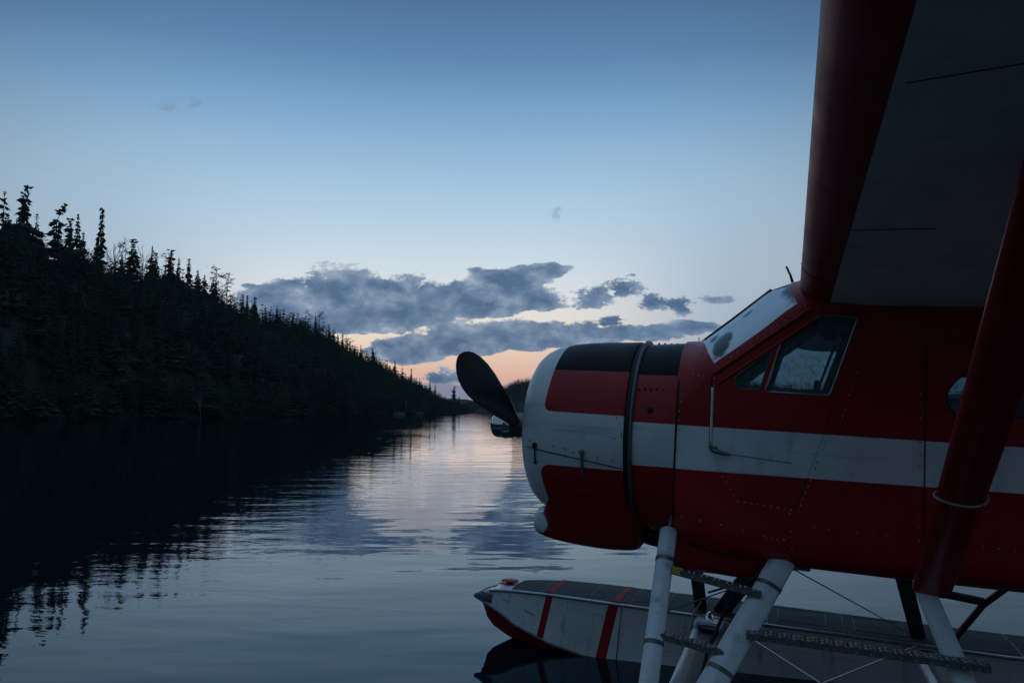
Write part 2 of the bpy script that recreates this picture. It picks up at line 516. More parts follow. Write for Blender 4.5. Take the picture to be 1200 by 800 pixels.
# ================================================================== THE LAKE
def lake():
    m, n, p = new_mat('lake_water')
    g = n.nodes.new('ShaderNodeNewGeometry'); x, y, z = separate(n, g.outputs['Position'])
    # long lazy undulations, crossing ripples, and patches ruffled by a breath of wind
    c1 = combine(n, x * 0.45 + y * 0.10, y * 1.0 - x * 0.06, 0.0)
    a = noise(n, c1, 0.85, 2, 0.4, 0.3)
    c2 = combine(n, x * 0.55 - y * 0.15, y * 1.0 + x * 0.2, 4.0)
    b = noise(n, c2, 2.6, 3, 0.5, 0.5)
    c3 = noise(n, combine(n, x * 0.8, y, 9.0), 9.0, 2, 0.5)
    patch = noise(n, combine(n, x * 0.10, y * 0.045, 2.0), 1.0, 3, 0.55).smooth(0.44, 0.60)
    a2 = noise(n, combine(n, x * 0.35 - y * 0.2, y + x * 0.12, 7.0), 1.7, 2, 0.4, 0.4)
    h = a * 0.013 + a2 * 0.005 + b * (0.0009 + patch * 0.0048) + c3 * (patch * 0.0016 + 0.0001)
    bp = n.nodes.new('ShaderNodeBump'); bp.inputs['Strength'].default_value = 1.0; bp.inputs['Distance'].default_value = 1.0
    link(n, h, bp.inputs['Height'])
    n.nodes.remove(p)
    df = n.nodes.new('ShaderNodeBsdfDiffuse'); df.inputs[0].default_value = (0.003, 0.009, 0.014, 1)
    gl = n.nodes.new('ShaderNodeBsdfGlossy'); gl.inputs[0].default_value = (0.74, 0.88, 1.0, 1); gl.inputs['Roughness'].default_value = 0.012
    fr = n.nodes.new('ShaderNodeFresnel'); fr.inputs[0].default_value = 1.31
    mx = n.nodes.new('ShaderNodeMixShader')
    for q in (df, gl, fr): n.links.new(bp.outputs[0], q.inputs['Normal'])
    n.links.new(fr.outputs[0], mx.inputs[0]); n.links.new(df.outputs[0], mx.inputs[1]); n.links.new(gl.outputs[0], mx.inputs[2])
    n.links.new(mx.outputs[0], n.nodes['Material Output'].inputs[0])
    v = []; f = []
    xs = [-9000, -2000, -400, -60, 0, 60, 400, 2000, 9000]; ys = [-3000, -400, -40, 10, 80, 400, 2000, 9000]
    for yy in ys:
        for xx in xs: v.append((xx, yy, 0))
    for j in range(len(ys) - 1):
        for i in range(len(xs) - 1):
            k = j * len(xs) + i; f.append((k, k + 1, k + 1 + len(xs), k + len(xs)))
    o = mesh('water', v, f, m); o['kind'] = 'structure'
    o['label'] = 'calm dark lake water with long shallow ripples reflecting the dusk sky'


lake()


# ================================================================== HILLS
def crm(pts, t):
    n = len(pts); i = min(int(t), n - 2); u = t - i
    p0, p1, p2, p3 = (np.array(pts[max(0, min(n - 1, k))], float) for k in (i - 1, i, i + 1, i + 2))
    return 0.5 * ((2 * p1) + (-p0 + p2) * u + (2 * p0 - 5 * p1 + 4 * p2 - p3) * u * u + (-p0 + 3 * p1 - 3 * p2 + p3) * u ** 3)


def lump(x, y, s=1.0):
    return (sin(x * 0.11 + y * 0.05) + sin(y * 0.083 - x * 0.03 + 1.3) + 0.6 * sin(x * 0.23 - y * 0.17 + 2)
            + 0.5 * sin(x * 0.31 + y * 0.29)) * s


class Hill:
    def __init__(s, name, label, shore, ridge, depth=90, rough=0.8, sub=5, bulge=0.62):
        s.shore, s.ridge, s.rough, s.depth, s.bulge = shore, ridge, rough, depth, bulge
        n = (len(shore) - 1) * sub + 1; m = 15; v = []; f = []
        for i in range(n):
            for j in range(m + 1): v.append(s.at(i / sub, j / m * 1.5))
        for i in range(n - 1):
            for j in range(m):
                a = i * (m + 1) + j; f.append((a, a + 1, a + m + 2, a + m + 1))
        s.obj = mesh(name, v, f, M['soil'], None, True); s.obj['kind'] = 'structure'; s.obj['label'] = label

    def at(s, k, t):
        """k along the shore, t: 0 at the water, 1 on the ridge, beyond 1 down the far side"""
        a = crm(s.shore, k); b = crm(s.ridge, k)
        if t <= 1:
            xy = a[:2] * (1 - t) + b[:2] * t
            z = -0.6 + (b[2] + 0.6) * (t ** s.bulge if t > 0 else 0)
            if t == 0: z = -1.2
        else:
            d = (b[:2] - a[:2]); d = d / np.hypot(*d)
            xy = b[:2] + d * (t - 1) * 2 * s.depth; z = b[2] * (1 - (t - 1) * 1.2) - 2 * (t - 1)
        w = min(1, t * 4) * (1 - 0.6 * (0.85 < t < 1.1))
        return (xy[0], xy[1], z + lump(xy[0], xy[1], s.rough) * w * min(1, abs(b[2]) / 20))


RIDGE = [(-250, 60, 52), (-230, 150, 53), (-205, 235, 52.8), (-163, 250, 54.2), (-157, 262, 52.6), (-149, 275, 51.7), (-143, 292, 51.6), (-138, 310, 50.9), (-131, 335, 49.3), (-125, 350, 46.3), (-120, 370, 44.3), (-112, 400, 43.4), (-104, 440, 40.9), (-99, 460, 35.9), (-95, 490, 32.1), (-89, 520, 27.5), (-77, 600, 20.0), (-70, 650, 15.0), (-60, 700, 7.4), (-44, 790, -2.2)]
SHORE = [(-140, 20), (-128, 90), (-118, 138), (-106, 166), (-102, 174), (-98, 183), (-92, 192), (-88, 200), (-81, 212), (-77, 220), (-73, 229), (-69, 250), (-65, 275), (-62, 290), (-60, 312), (-58, 338), (-53, 410), (-49, 460), (-46, 540), (-41, 745)]
left = Hill('hillside', 'steep dark forested hillside rising from the left shore of the lake', SHORE, RIDGE, 90, 0.9)
RH = [(-76, 1300, 5.7), (-56, 1300, 12.6), (-14, 1300, 34.8), (33, 1250, 46.7), (129, 1200, 52.4), (247, 1150, 46.3), (337, 1050, 33.0), (441, 800, 13.9), (525, 700, 19.2), (640, 500, 30), (560, 200, 35)]
RS = [(-72, 1120), (-50, 1090), (-11, 1040), (27, 1000), (103, 960), (197, 920), (270, 840), (353, 640), (420, 560), (440, 380), (400, 150)]
right = Hill('far_hill', 'hazy blue green wooded hill across the lake behind the propeller', RS, RH, 160, 0.9, 6, 0.8)
FH = [(-900, 2500, 60), (-361, 2600, 43.1), (-167, 2600, 40.3), (-83, 2600, 23.7), (111, 2600, 32.0), (400, 2600, 20), (900, 2300, 30)]
FS = [(-850, 2100), (-330, 2200), (-150, 2200), (-80, 2250), (100, 2250), (380, 2250), (850, 2000)]
far = Hill('distant_hill', 'pale blue distant hill at the far end of the lake', FS, FH, 300, 2.0, 8, 0.8)
near = Hill('unseen_shore', 'dark wooded shore behind the viewer, unseen, added to block low sky light', [(-140, 20), (-110, -40), (-50, -70), (0, -60), (60, -70), (150, -40), (300, 20), (400, 150)],
            [(-250, 60, 52), (-210, -110, 45), (-80, -190, 36), (0, -170, 32), (90, -180, 34), (240, -140, 36), (430, -60, 38), (560, 200, 35)], 120, 0.9)  # out of view, added to keep low rear sky off the plane


# ------------------------------------------------------------------ trees
def spruce(seed, h=12.0, wid=0.16, tiers=17, club=False, ragged=0.25, nb=7, gap=0.0, bend=0.0, fuzz=2):
    """returns crown (v, f) and trunk (v, f); branches are drooping needle fans round a tapered stem"""
    r = random.Random(seed); v = []; f = []
    for i in range(tiers):
        t = i / (tiers - 1); z = h * (0.12 + 0.88 * t)
        if gap and r.random() < gap: continue
        R = h * wid * ((1 - t) ** 0.85 * 0.95 + 0.06)
        if club and t > 0.86: R = h * wid * 0.34
        R *= 1 + r.uniform(-ragged, ragged)
        off = r.uniform(0, 6.28)
        bx = bend * max(0, t - 0.7) ** 1.2
        for k in range(nb):
            a = off + 2 * pi * k / nb + r.uniform(-0.35, 0.35); L = R * r.uniform(0.65, 1.15)
            if r.random() < ragged * 0.35: continue
            droop = -0.30 * L if t < 0.8 else 0.15 * L
            w = L * r.uniform(0.30, 0.45); th = h * 0.02
            ca, sa = cos(a), sin(a); z0 = z + r.uniform(-1, 1) * h * 0.015
            p = lambda rr, s, dz: (ca * rr - sa * s + bx, sa * rr + ca * s, z0 + dz)
            b = len(v)
            v += [p(0.02 * h, 0, th), p(L * 0.55, w, droop * 0.4), p(L, 0, droop + 0.1 * L), p(L * 0.55, -w, droop * 0.4),
                  p(L * 0.6, 0, droop * 0.6 - h * 0.028), p(L * 0.5, 0, th * 0.8)]
            for _ in range(fuzz):
                q = r.uniform(.35, 1.1) * L; sd = r.uniform(-.5, .5) * w; e = h * .022; c0 = p(q, sd, droop * q / L + r.uniform(-.5, .3) * e)
                m = len(v) - 0; v += [c0, (c0[0] + r.uniform(-e, e), c0[1] + r.uniform(-e, e), c0[2] + r.uniform(-2 * e, e)), (c0[0] + r.uniform(-e, e), c0[1] + r.uniform(-e, e), c0[2] + r.uniform(-e, e))]
                f.append((m, m + 1, m + 2))
            f += [(b, b + 1, b + 5), (b + 1, b + 2, b + 5), (b + 2, b + 3, b + 5), (b + 3, b, b + 5), (b, b + 4, b + 1), (b + 1, b + 4, b + 2), (b + 2, b + 4, b + 3), (b + 3, b + 4, b)]
    b = len(v); bx = bend * 0.3 ** 1.2
    v += [(bx + .03 * h * .5, 0, h * .95), (bx - .015 * h * .5, .02 * h * .5, h * .95), (bx - .015 * h * .5, -.02 * h * .5, h * .95), (bx, 0, h * 1.04)]
    f += [(b, b + 1, b + 3), (b + 1, b + 2, b + 3), (b + 2, b, b + 3)]
    tr = tube([(0, 0, -1.5), (0, 0, h * 0.5), (0, 0, h * 0.72), (bx * 0.9, 0, h * 0.98)], [h * 0.016, h * 0.011, h * 0.007, h * 0.002], 6)
    return (v, f), tr


def pine(seed, h=11.0, n=11, wid=0.28):
    """open crown: limbs ending in flat clumps of foliage"""
    r = random.Random(seed); v = []; f = []; tv = MB(); tv.add(*tube([(0, 0, -1.5), (.1, 0, h * .5), (0, .1, h)], [h * .018, h * .012, h * .003], 6))
    for i in range(n):
        t = 0.35 + 0.65 * i / (n - 1); a = r.uniform(0, 6.28); L = h * wid * (1.15 - t * 0.75) * r.uniform(0.6, 1.2)
        c = Vector((cos(a) * L, sin(a) * L, h * t + L * 0.25))
        tv.add(*tube([(0, 0, h * t - 0.3), tuple(c)], [h * .006, h * .002], 4))
        for q in range(26):
            o = Vector((r.gauss(0, 1), r.gauss(0, 1), r.gauss(0, .45))) * h * 0.052
            s = h * 0.035; b = len(v); e = [Vector((r.uniform(-1, 1), r.uniform(-1, 1), r.uniform(-.6, .6))) * s for _ in range(3)]
            v += [tuple(c + o + x) for x in e]; f.append((b, b + 1, b + 2))
    return (v, f), (tv.v, tv.f)


def bare(seed, h=9.0):
    r = random.Random(seed); mb = MB()

    def grow(p, d, L, rad, lev):
        q = p + d * L; mb.add(*tube([p, (p + q) / 2 + Vector((r.uniform(-1, 1), r.uniform(-1, 1), 0)) * L * 0.06, q], [rad, rad * .8, rad * .5], 4, False))
        if lev == 0: return
        for _ in range(4 if lev > 1 else 5):
            dd = (d + Vector((r.uniform(-1, 1), r.uniform(-1, 1), r.uniform(-.1, .8))) * 0.75).normalized()
            grow(p + d * L * r.uniform(.45, 1), dd, L * r.uniform(.4, .6), rad * .5, lev - 1)
    grow(Vector((0, 0, -1)), Vector((0, 0, 1)), h * .62, h * .014, 3)
    return mb.v, mb.f


def meshdata(name, vf, mat, smooth=False):
    me = bpy.data.meshes.new(name); me.from_pydata([tuple(p) for p in vf[0]], [], [tuple(q) for q in vf[1]]); me.update(); me.materials.append(mat)
    return me


CR = {}


def kind(key, fn, mat='needle'):
    c, t = fn; CR[key] = (meshdata('crown', c, M[mat]), meshdata('trunk', t, M['bark']))


SPR = []
for i in range(9):
    key = 'v%d' % i
    kind(key, spruce(100 + i, 12, random.Random(i).uniform(.14, .25), 15 + i % 4, i % 3 == 0, .34 + .09 * (i % 3), 8, .05 * (i % 3))); SPR.append(key)
kind('ragged', spruce(201, 12, .20, 17, True, .7, 7, .12)); kind('full', spruce(202, 12, .25, 20, True, .6, 8, .05))
kind('bent', spruce(203, 12, .22, 17, True, .65, 8, .1, 7.0)); kind('spire', spruce(204, 12, .13, 21, True, .5, 7, .06))
kind('thin', spruce(205, 12, .12, 15, True, .7, 5, .3))
kind('pine', pine(301)); kind('pine2', pine(302, 11, 13, .24)); kind('pine3', pine(303, 11, 9, .33))
kind('shrub', pine(304, 8, 13, .36), 'leaf')
BARE = [meshdata('trunk', bare(401), M['deadwood']), meshdata('trunk', bare(402), M['deadwood'])]


def tree(name, key, loc, h, label, cat, group=None, rz=None):
    e = bpy.data.objects.new(name, None); COL.objects.link(e); e.location = loc
    rz = random.uniform(0, 6.28) if rz is None else rz
    e.rotation_euler = (0, 0, rz); s = h / (11.0 if 'pine' in key else 8.0 if key == 'shrub' else 12.4)
    e.scale = (s * random.uniform(.85, 1.15), s * random.uniform(.85, 1.15), s)
    e['label'] = label; e['category'] = cat; e.empty_display_size = 0.1
    if group: e['group'] = group
    for nm, me in zip(('crown', 'trunk'), CR[key]):
        o = bpy.data.objects.new(nm, me); COL.objects.link(o); o.parent = e
    return e


bvh = BVHTree.FromPolygons([v.co[:] for v in left.obj.data.vertices], [tuple(p.vertices) for p in left.obj.data.polygons])


def ground_z(x, y):
    hit = bvh.ray_cast(Vector((x, y, 300)), Vector((0, 0, -1)))
    return hit[0].z if hit[0] else 0.0


SKY = [  # x, y, height of the tip, kind, name, label
 (-165.7, 255, 73.4, 'ragged', 'spruce_tree', 'tall ragged spruce on the ridge at the left edge of the photo'),
 (-159.6, 256, 75.5, 'full', 'spruce_tree', 'tallest full spruce on the ridge, second from the left edge'),
 (-158.1, 250, 63.1, 'v1', 'spruce_tree', 'short pointed spruce between the two tallest ridge spruces'),
 (-154.7, 255, 66.0, 'thin', 'spruce_tree', 'thin half bare spruce right of the tallest ridge spruce'),
 (-161.9, 250, 62.4, 'v2', 'spruce_tree', 'small dark spruce just right of the ragged spruce at the edge'),
 (-152.3, 262, 71.5, 'bent', 'spruce_tree', 'bushy spruce with a bent top leaning right on the ridge'),
 (-148.0, 262, 66.0, 'full', 'spruce_tree', 'bushy spruce directly right of the one with the bent top'),
 (-146.3, 264, 68.2, 'v4', 'spruce_tree', 'pointed spruce, right one of the cluster around the bent top'),
 (-144.3, 264, 62.4, 'v5', 'spruce_tree', 'low spruce at the right foot of the bent top cluster'),
 (-144.1, 275, 72.8, 'spire', 'spruce_tree', 'lone slim spire of a spruce standing clear above the ridge'),
 (-141.4, 280, 65.2, 'bare0', 'bare_tree', 'leafless twiggy tree right of the lone slim spruce spire'),
 (-139.8, 290, 65.1, 'v6', 'spruce_tree', 'dark spruce right of the first leafless tree on the ridge'),
 (-142.5, 290, 63.2, 'shrub', 'leafy_tree', 'round leafy tree on the ridge behind the first leafless tree'),
 (-138.6, 295, 65.4, 'bare1', 'bare_tree', 'second leafless tree on the ridge, in a gap between spruces'),
 (-136.4, 298, 64.3, 'v7', 'spruce_tree', 'narrow spruce just right of the second leafless tree'),
 (-135.9, 300, 62.0, 'v0', 'spruce_tree', 'smaller narrow spruce, second right of the second leafless tree'),
 (-132.7, 306, 64.6, 'full', 'spruce_tree', 'broad spruce peak above the middle of the left ridge'),
 (-134.6, 306, 61.9, 'pine3', 'pine_tree', 'ragged low pine left of the broad spruce peak mid ridge'),
 (-131.3, 310, 62.3, 'v1', 'spruce_tree', 'thin spruce right of the broad spruce peak mid ridge'),
 (-129.3, 315, 62.6, 'v3', 'spruce_tree', 'evenly pointed spruce standing in front of open sky mid ridge'),
 (-127.7, 320, 59.0, 'v2', 'spruce_tree', 'low spruce after the evenly pointed one mid ridge'),
 (-126.8, 325, 58.1, 'v5', 'spruce_tree', 'low spruce just left of the pair of pines on the ridge'),
 (-123.8, 330, 61.1, 'pine', 'pine_tree', 'left and taller one of the pair of open pines on the ridge'),
 (-120.9, 335, 59.8, 'pine2', 'pine_tree', 'right one of the pair of open pines, with a clump jutting right'),
 (-120.6, 338, 52.2, 'v8', 'spruce_tree', 'small spruce at the right foot of the pair of pines'),
 (-119.9, 352, 53.5, 'spire', 'spruce_tree', 'slender spruce against the left end of the cloud bank'),
 (-119.3, 356, 53.7, 'spire', 'spruce_tree', 'second slender spruce against the left end of the cloud bank'),
 (-117.8, 362, 53.8, 'v6', 'spruce_tree', 'bushier spruce right of the two slender ones under the cloud'),
 (-114.4, 385, 52.9, 'v4', 'spruce_tree', 'single spruce on the smooth crest below the grey cloud bank'),
 (-107.9, 420, 54.3, 'pine3', 'pine_tree', 'left open pine standing above the crest below the cloud bank'),
 (-106.7, 430, 53.3, 'spire', 'spruce_tree', 'slim spruce between two open pines below the cloud bank'),
 (-105.6, 435, 55.3, 'pine2', 'pine_tree', 'right open pine standing above the crest below the cloud bank'),
 (-102.7, 445, 50.7, 'v1', 'spruce_tree', 'spruce on the crest where the slope starts to fall faster'),
 (-101.3, 450, 47.8, 'v2', 'spruce_tree', 'spruce against the yellow gap under the cloud, leftmost of them'),
 (-99.9, 455, 45.4, 'v3', 'spruce_tree', 'spruce against the yellow gap under the cloud, second of them'),
 (-98.1, 460, 46.0, 'spire', 'spruce_tree', 'thin spire against the yellow gap under the cloud bank'),
 (-95.1, 465, 43.8, 'pine', 'pine_tree', 'pine against the yellow gap under the cloud bank'),
 (-95.0, 480, 41.6, 'v5', 'spruce_tree', 'spruce right of the pine in the yellow gap'),
 (-93.3, 490, 42.4, 'thin', 'spruce_tree', 'thin spruce near the right end of the yellow gap'),
 (-91.5, 492, 38.8, 'pine3', 'pine_tree', 'low pine at the right end of the yellow gap'),
 (-88.5, 505, 41.5, 'full', 'spruce_tree', 'pointed spruce standing alone at the left tip of the lower cloud'),
 (-82.4, 560, 37.3, 'v7', 'spruce_tree', 'spruce halfway down the falling ridge below the lower cloud'),
 (-79.0, 575, 33.3, 'v8', 'spruce_tree', 'spruce below the left end of the orange sky'),
 (-75.9, 600, 33.4, 'spire', 'spruce_tree', 'slim spruce against the left end of the orange sky'),
 (-72.9, 630, 27.5, 'v1', 'spruce_tree', 'low spruce against the orange sky, left of a taller pair'),
 (-67.4, 655, 26.4, 'v3', 'spruce_tree', 'left one of two spruces low on the point'),
 (-64.1, 665, 24.7, 'v4', 'spruce_tree', 'right one of two spruces low on the point'),
 (-53.1, 730, 24.2, 'full', 'spruce_tree', 'tallest spruce near the water at the tip of the point'),
 (-49.4, 745, 15.5, 'v2', 'spruce_tree', 'last spruce at the waterside tip of the left point'),
]
for (x, y, tz, key, nm, lab) in SKY:
    gz = ground_z(x, y) - 0.4; h = max(3.0, tz - gz)
    if key.startswith('bare'):
        o = bpy.data.objects.new(nm, None); COL.objects.link(o); o.location = (x, y, gz)
        o.scale = (h / 9.0,) * 3; o['label'] = lab; o['category'] = 'tree'
        c = bpy.data.objects.new('trunk', BARE[int(key[-1])]); COL.objects.link(c); c.parent = o
    else:
        rz = 0.0 if key == 'bent' else None
        e = tree(nm, key, (x, y, gz), h, lab, 'tree', None, rz)

# forest on the left hillside: the trees that show largest stand alone, the rest are one mass
pts = []
NS = len(SHORE) - 1
while len(pts) < 7000:
    k = random.uniform(0.0, NS - 0.02); t = (random.random() * 1.07) if random.random() < .9 else random.random() * .03
    a = crm(SHORE, k); b = crm(RIDGE, k)
    seg = np.hypot(*(crm(SHORE, min(NS, k + .05)) - crm(SHORE, max(0, k - .05)))) + np.hypot(*(crm(RIDGE, min(NS, k + .05)) - crm(RIDGE, max(0, k - .05)))[:2])
    if random.random() > seg / 14.0: continue
    x, y, z = left.at(k, t)
    if y < 60 and random.random() > .25: continue
    zz = ground_z(x, y)
    if zz < 0.2: zz = 0.2
    h = random.uniform(6.0, 11.0) * (0.72 if t > 0.9 else 1.0) * (1.15 if random.random() < .2 else 1) * (1 - 0.25 * (y > 520))
    if t > 0.93 and y > 420: h *= 0.8
    pts.append((x, y, zz - 0.3, h, t))
vis = []
for i, (x, y, z, h, t) in enumerate(pts):
    u = x / max(y, 1)
    if y > 60 and -0.70 < u < 0: vis.append((h / y * (1.15 if t > .85 else 1) * (0.8 if t < 0.05 else 1), i))
vis.sort(reverse=True); single = set(i for _, i in vis[:235])
FL = 'dark spruce among many alike in the forest on the left hillside'
low_v = [spruce(500 + i, 10, random.Random(i + 50).uniform(.14, .22), 9, i % 3 == 0, .45, 5, .05, 0, 1)[0] for i in range(6)]
low_v.append(pine(510, 9, 7, .3)[0]); low_v.append(pine(511, 8, 7, .36)[0])
low_np = [(np.array(v, float), [len(q) for q in f], np.array([i for q in f for i in q])) for v, f in low_v]


def mass(name, items, mat, label, src=low_np):
    V = []; Lp = []; S = []; off = 0
    for (x, y, z, h) in items:
        v, ls, li = src[random.randrange(len(src))]; s = h / 10.3; a = random.uniform(0, 6.28); c, sn = cos(a), sin(a)
        w = s * random.uniform(.85, 1.25)
        V.append(np.column_stack(((v[:, 0] * c - v[:, 1] * sn) * w + x, (v[:, 0] * sn + v[:, 1] * c) * w + y, v[:, 2] * s + z)))
        Lp.append(li + off); S += ls; off += len(v)
    V = np.concatenate(V); Lp = np.concatenate(Lp); S = np.array(S)
    me = bpy.data.meshes.new(name); me.vertices.add(len(V)); me.vertices.foreach_set('co', V.ravel())
    me.loops.add(len(Lp)); me.loops.foreach_set('vertex_index', Lp.astype(np.int32))
    me.polygons.add(len(S)); me.polygons.foreach_set('loop_start', np.concatenate(([0], np.cumsum(S)[:-1])).astype(np.int32))
    me.update(calc_edges=True); me.validate(); me.materials.append(mat)
    o = bpy.data.objects.new(name, me); COL.objects.link(o); o['kind'] = 'stuff'; o['label'] = label; return o


rest = []
for i, (x, y, z, h, t) in enumerate(pts):
    if i in single: tree('spruce_tree', random.choice(SPR), (x, y, z), h, FL, 'tree', 'spruces of the left hillside forest')
    else: rest.append((x, y, z, h))
mass('forest', rest, M['needle'], 'dense dark spruce forest covering the left hillside')
rest = []
for hl, n, hh in ((right, 6500, 11), (near, 900, 10)):  # second entry: unseen trees added on the sky-blocking shore
    ns = len(hl.shore) - 1
    for _ in range(n):
        k = random.uniform(0, ns - .02); t = random.random() ** 0.7 * 1.1
        x, y, z = hl.at(k, t); rest.append((x, y, max(z, 0) - .3, hh * random.uniform(.6, 1.15)))
tiny = [spruce(600 + i, 10, .26, 4, False, .35, 4, 0, 0, 0)[0] for i in range(4)]
tiny = [(np.array(v, float), [len(q) for q in f], np.array([i for q in f for i in q])) for v, f in tiny]
mass('far_forest', rest, M['needle'], 'distant spruce forest on the hills across the lake, with unseen trees added behind the viewer', tiny)

# rock face on the slope and boulders on the shore
def rock(name, label, c, s, seed):
    bm = bmesh.new(); bmesh.ops.create_icosphere(bm, subdivisions=4, radius=1)
    r = random.Random(seed); ph = [r.uniform(0, 6) for _ in range(6)]
    for v in bm.verts:
        p = v.co; n = sin(p.x * 3 + ph[0]) * .12 + sin(p.y * 4 + ph[1]) * .12 + sin(p.z * 5 + ph[2]) * .1 + sin((p.x + p.z) * 11 + ph[3]) * .05 + sin((p.y - p.z) * 13 + ph[4]) * .04
        q = p * (1 + n); q = Vector((max(-.75, min(.75, q.x)), max(-.75, min(.75, q.y)), max(-.8, min(.7, q.z))))
        v.co = Vector((q.x * s[0], q.y * s[1], q.z * s[2]))
    me = bpy.data.meshes.new(name); bm.to_mesh(me); bm.free(); me.materials.append(M['rock'])
    o = bpy.data.objects.new(name, me); COL.objects.link(o); o.location = c; o['label'] = label; o['category'] = 'rock'


rock('rock_face', 'pale grey rock face showing among the trees halfway up the slope', (-84, 246, 15), (4.2, 5, 5.5), 3)
for i, (x, y, sx, lab) in enumerate([(-52.5, 372, 3.2, 'low grey boulder on the far part of the left shore'),
                                     (-49.5, 425, 3.0, 'pale boulder at the waterline near the point')]):
    rock('shore_rock', lab, (x, y, 0.4), (sx, 2.4, 1.3), 10 + i)
for i, (x, y, h, lab) in enumerate([(-80.5, 207, 5.5, 'pale leaning dead trunk at the waterline on the left'),
                                    (-52.0, 392, 7.5, 'pale dead trunk on the far left shore'),
                                    (-49.2, 452, 8.0, 'pale bare trunk at the shore close to the point')]):
    o = bpy.data.objects.new('dead_tree', BARE[i % 2]); COL.objects.link(o); o.location = (x, y, 0.2); o.scale = (.5 * h / 6, .5 * h / 6, h / 6.5)
    o.rotation_euler = (0, 0.12 * (i - 1), i); o['label'] = lab; o['category'] = 'tree'


# ================================================================== THE FLOATPLANE
# local frame: x aft, y to starboard (away from the viewer), z up, origin at the propeller hub
plane = bpy.data.objects.new('floatplane', None); COL.objects.link(plane)
plane.location = (0.03518, 5.5, 1.8607)
plane.rotation_euler = (Matrix.Rotation(radians(-19.1), 3, "Z") @ Matrix.Rotation(radians(3.0), 3, 'Y')).to_euler()
plane['label'] = 'red and white high wing floatplane with black propeller resting on the lake'
plane['category'] = 'floatplane'

SEC = [  # x, half width, top z, shoulder z, top power, lower z, bottom z, bottom power
 (1.150, .600, .600, .14, 2.2, -.22, -.655, 2.6),
 (1.240, .612, .604, .25, 2.1, -.30, -.665, 3.0),
 (1.375, .620, .716, .40, 1.75, -.36, -.672, 3.4),
 (1.500, .620, .822, .50, 1.60, -.40, -.676, 3.8),
 (1.630, .620, .932, .60, 1.60, -.42, -.680, 4.0),
 (1.755, .620, .968, .69, 2.0, -.42, -.684, 4.0),
 (1.900, .620, .995, .74, 2.8, -.42, -.688, 4.0),
 (2.300, .620, 1.015, .77, 3.6, -.42, -.692, 4.0),
 (3.350, .615, 1.015, .77, 3.6, -.42, -.690, 4.0),
 (3.900, .560, .84, .58, 2.8, -.38, -.62, 3.4),
 (5.000, .370, .60, .36, 2.4, -.20, -.40, 2.8),
 (6.600, .110, .34, .18, 2.0, .02, -.10, 2.2)]


def sec(x):
    if x <= SEC[0][0]: return SEC[0][1:]
    for a, b in zip(SEC, SEC[1:]):
        if x <= b[0]:
            u = (x - a[0]) / (b[0] - a[0]); return tuple(p + (q - p) * u for p, q in zip(a[1:], b[1:]))
    return SEC[-1][1:]


def side_y(x, z):
    w, zt, zs, n, zl, zb, nb = sec(x)
    if z > zs: return w * max(0, 1 - ((z - zs) / (zt - zs)) ** n) ** (1 / n)
    if z < zl: return w * max(0, 1 - ((zl - z) / (zl - zb)) ** nb) ** (1 / nb)
    return w


def ring(x, ins=0.0):
    w, zt, zs, n, zl, zb, nb = sec(x); w -= ins; zt -= ins; zb += ins
    out = []
    for i in range(33):
        a = pi * i / 32; c = cos(a); s = sin(a)
        out.append((x, w * math.copysign(abs(c) ** (2 / n), c), zs + (zt - zs) * abs(s) ** (2 / n)))
    for i in range(25):
        a = pi + pi * i / 24; c = cos(a); s = sin(a)
        out.append((x, w * math.copysign(abs(c) ** (2 / nb), c), zl - (zl - zb) * abs(s) ** (2 / nb)))
    return out


XS = [1.15, 1.17, 1.2, 1.24] + [1.24 + i * .045 for i in range(1, 15)] + [1.9, 2.0, 2.1, 2.3, 2.6, 3.0, 3.35, 3.5, 3.7, 3.9, 4.3, 4.7, 5.0, 5.5, 6.0, 6.6]


def shell(o_ins, i_ins, xs, name):
    a = mesh(name, *loft([ring(x, o_ins) for x in xs]), M['stripe'])
    b = mesh('inner', *loft([ring(x if 0 < k < len(xs) - 1 else x + (.012 if k == 0 else -.012), i_ins) for k, x in enumerate(xs)]), M['cabin'])
    boolean(a, b); drop(b); return a


def prism_y(poly, y0, y1):
    n = len(poly)
    v = [(x, y0, z) for x, z in poly] + [(x, y1, z) for x, z in poly]
    f = [tuple(range(n)), tuple(range(n, 2 * n))[::-1]] + [(i, i + n, (i + 1) % n + n, (i + 1) % n) for i in range(n)]
    bm = bmesh.new(); vs = [bm.verts.new(p) for p in v]
    for q in f: bm.faces.new([vs[i] for i in q])
    bmesh.ops.recalc_face_normals(bm, faces=bm.faces); me = bpy.data.meshes.new('cut'); bm.to_mesh(me); bm.free()
    o = bpy.data.objects.new('cut', me); COL.objects.link(o); return o


def shrink(poly, d):
    cx = sum(p[0] for p in poly) / len(poly); cz = sum(p[1] for p in poly) / len(poly)
    out = []
    for x, z in poly:
        L = sqrt((x - cx) ** 2 + (z - cz) ** 2); out.append((x + (cx - x) / L * d, z + (cz - z) / L * d))
    return out


def rounded(poly, r, k=4):
    out = []; n = len(poly)
    for i in range(n):
        p = Vector(poly[i]); a = (Vector(poly[i - 1]) - p); b = (Vector(poly[(i + 1) % n]) - p)
        q0 = p + a.normalized() * min(r, a.length * .45); q1 = p + b.normalized() * min(r, b.length * .45)
        for j in range(k + 1):
            u = j / k; out.append(tuple(q0 * (1 - u) ** 2 + p * 2 * u * (1 - u) + q1 * u * u))
    return out


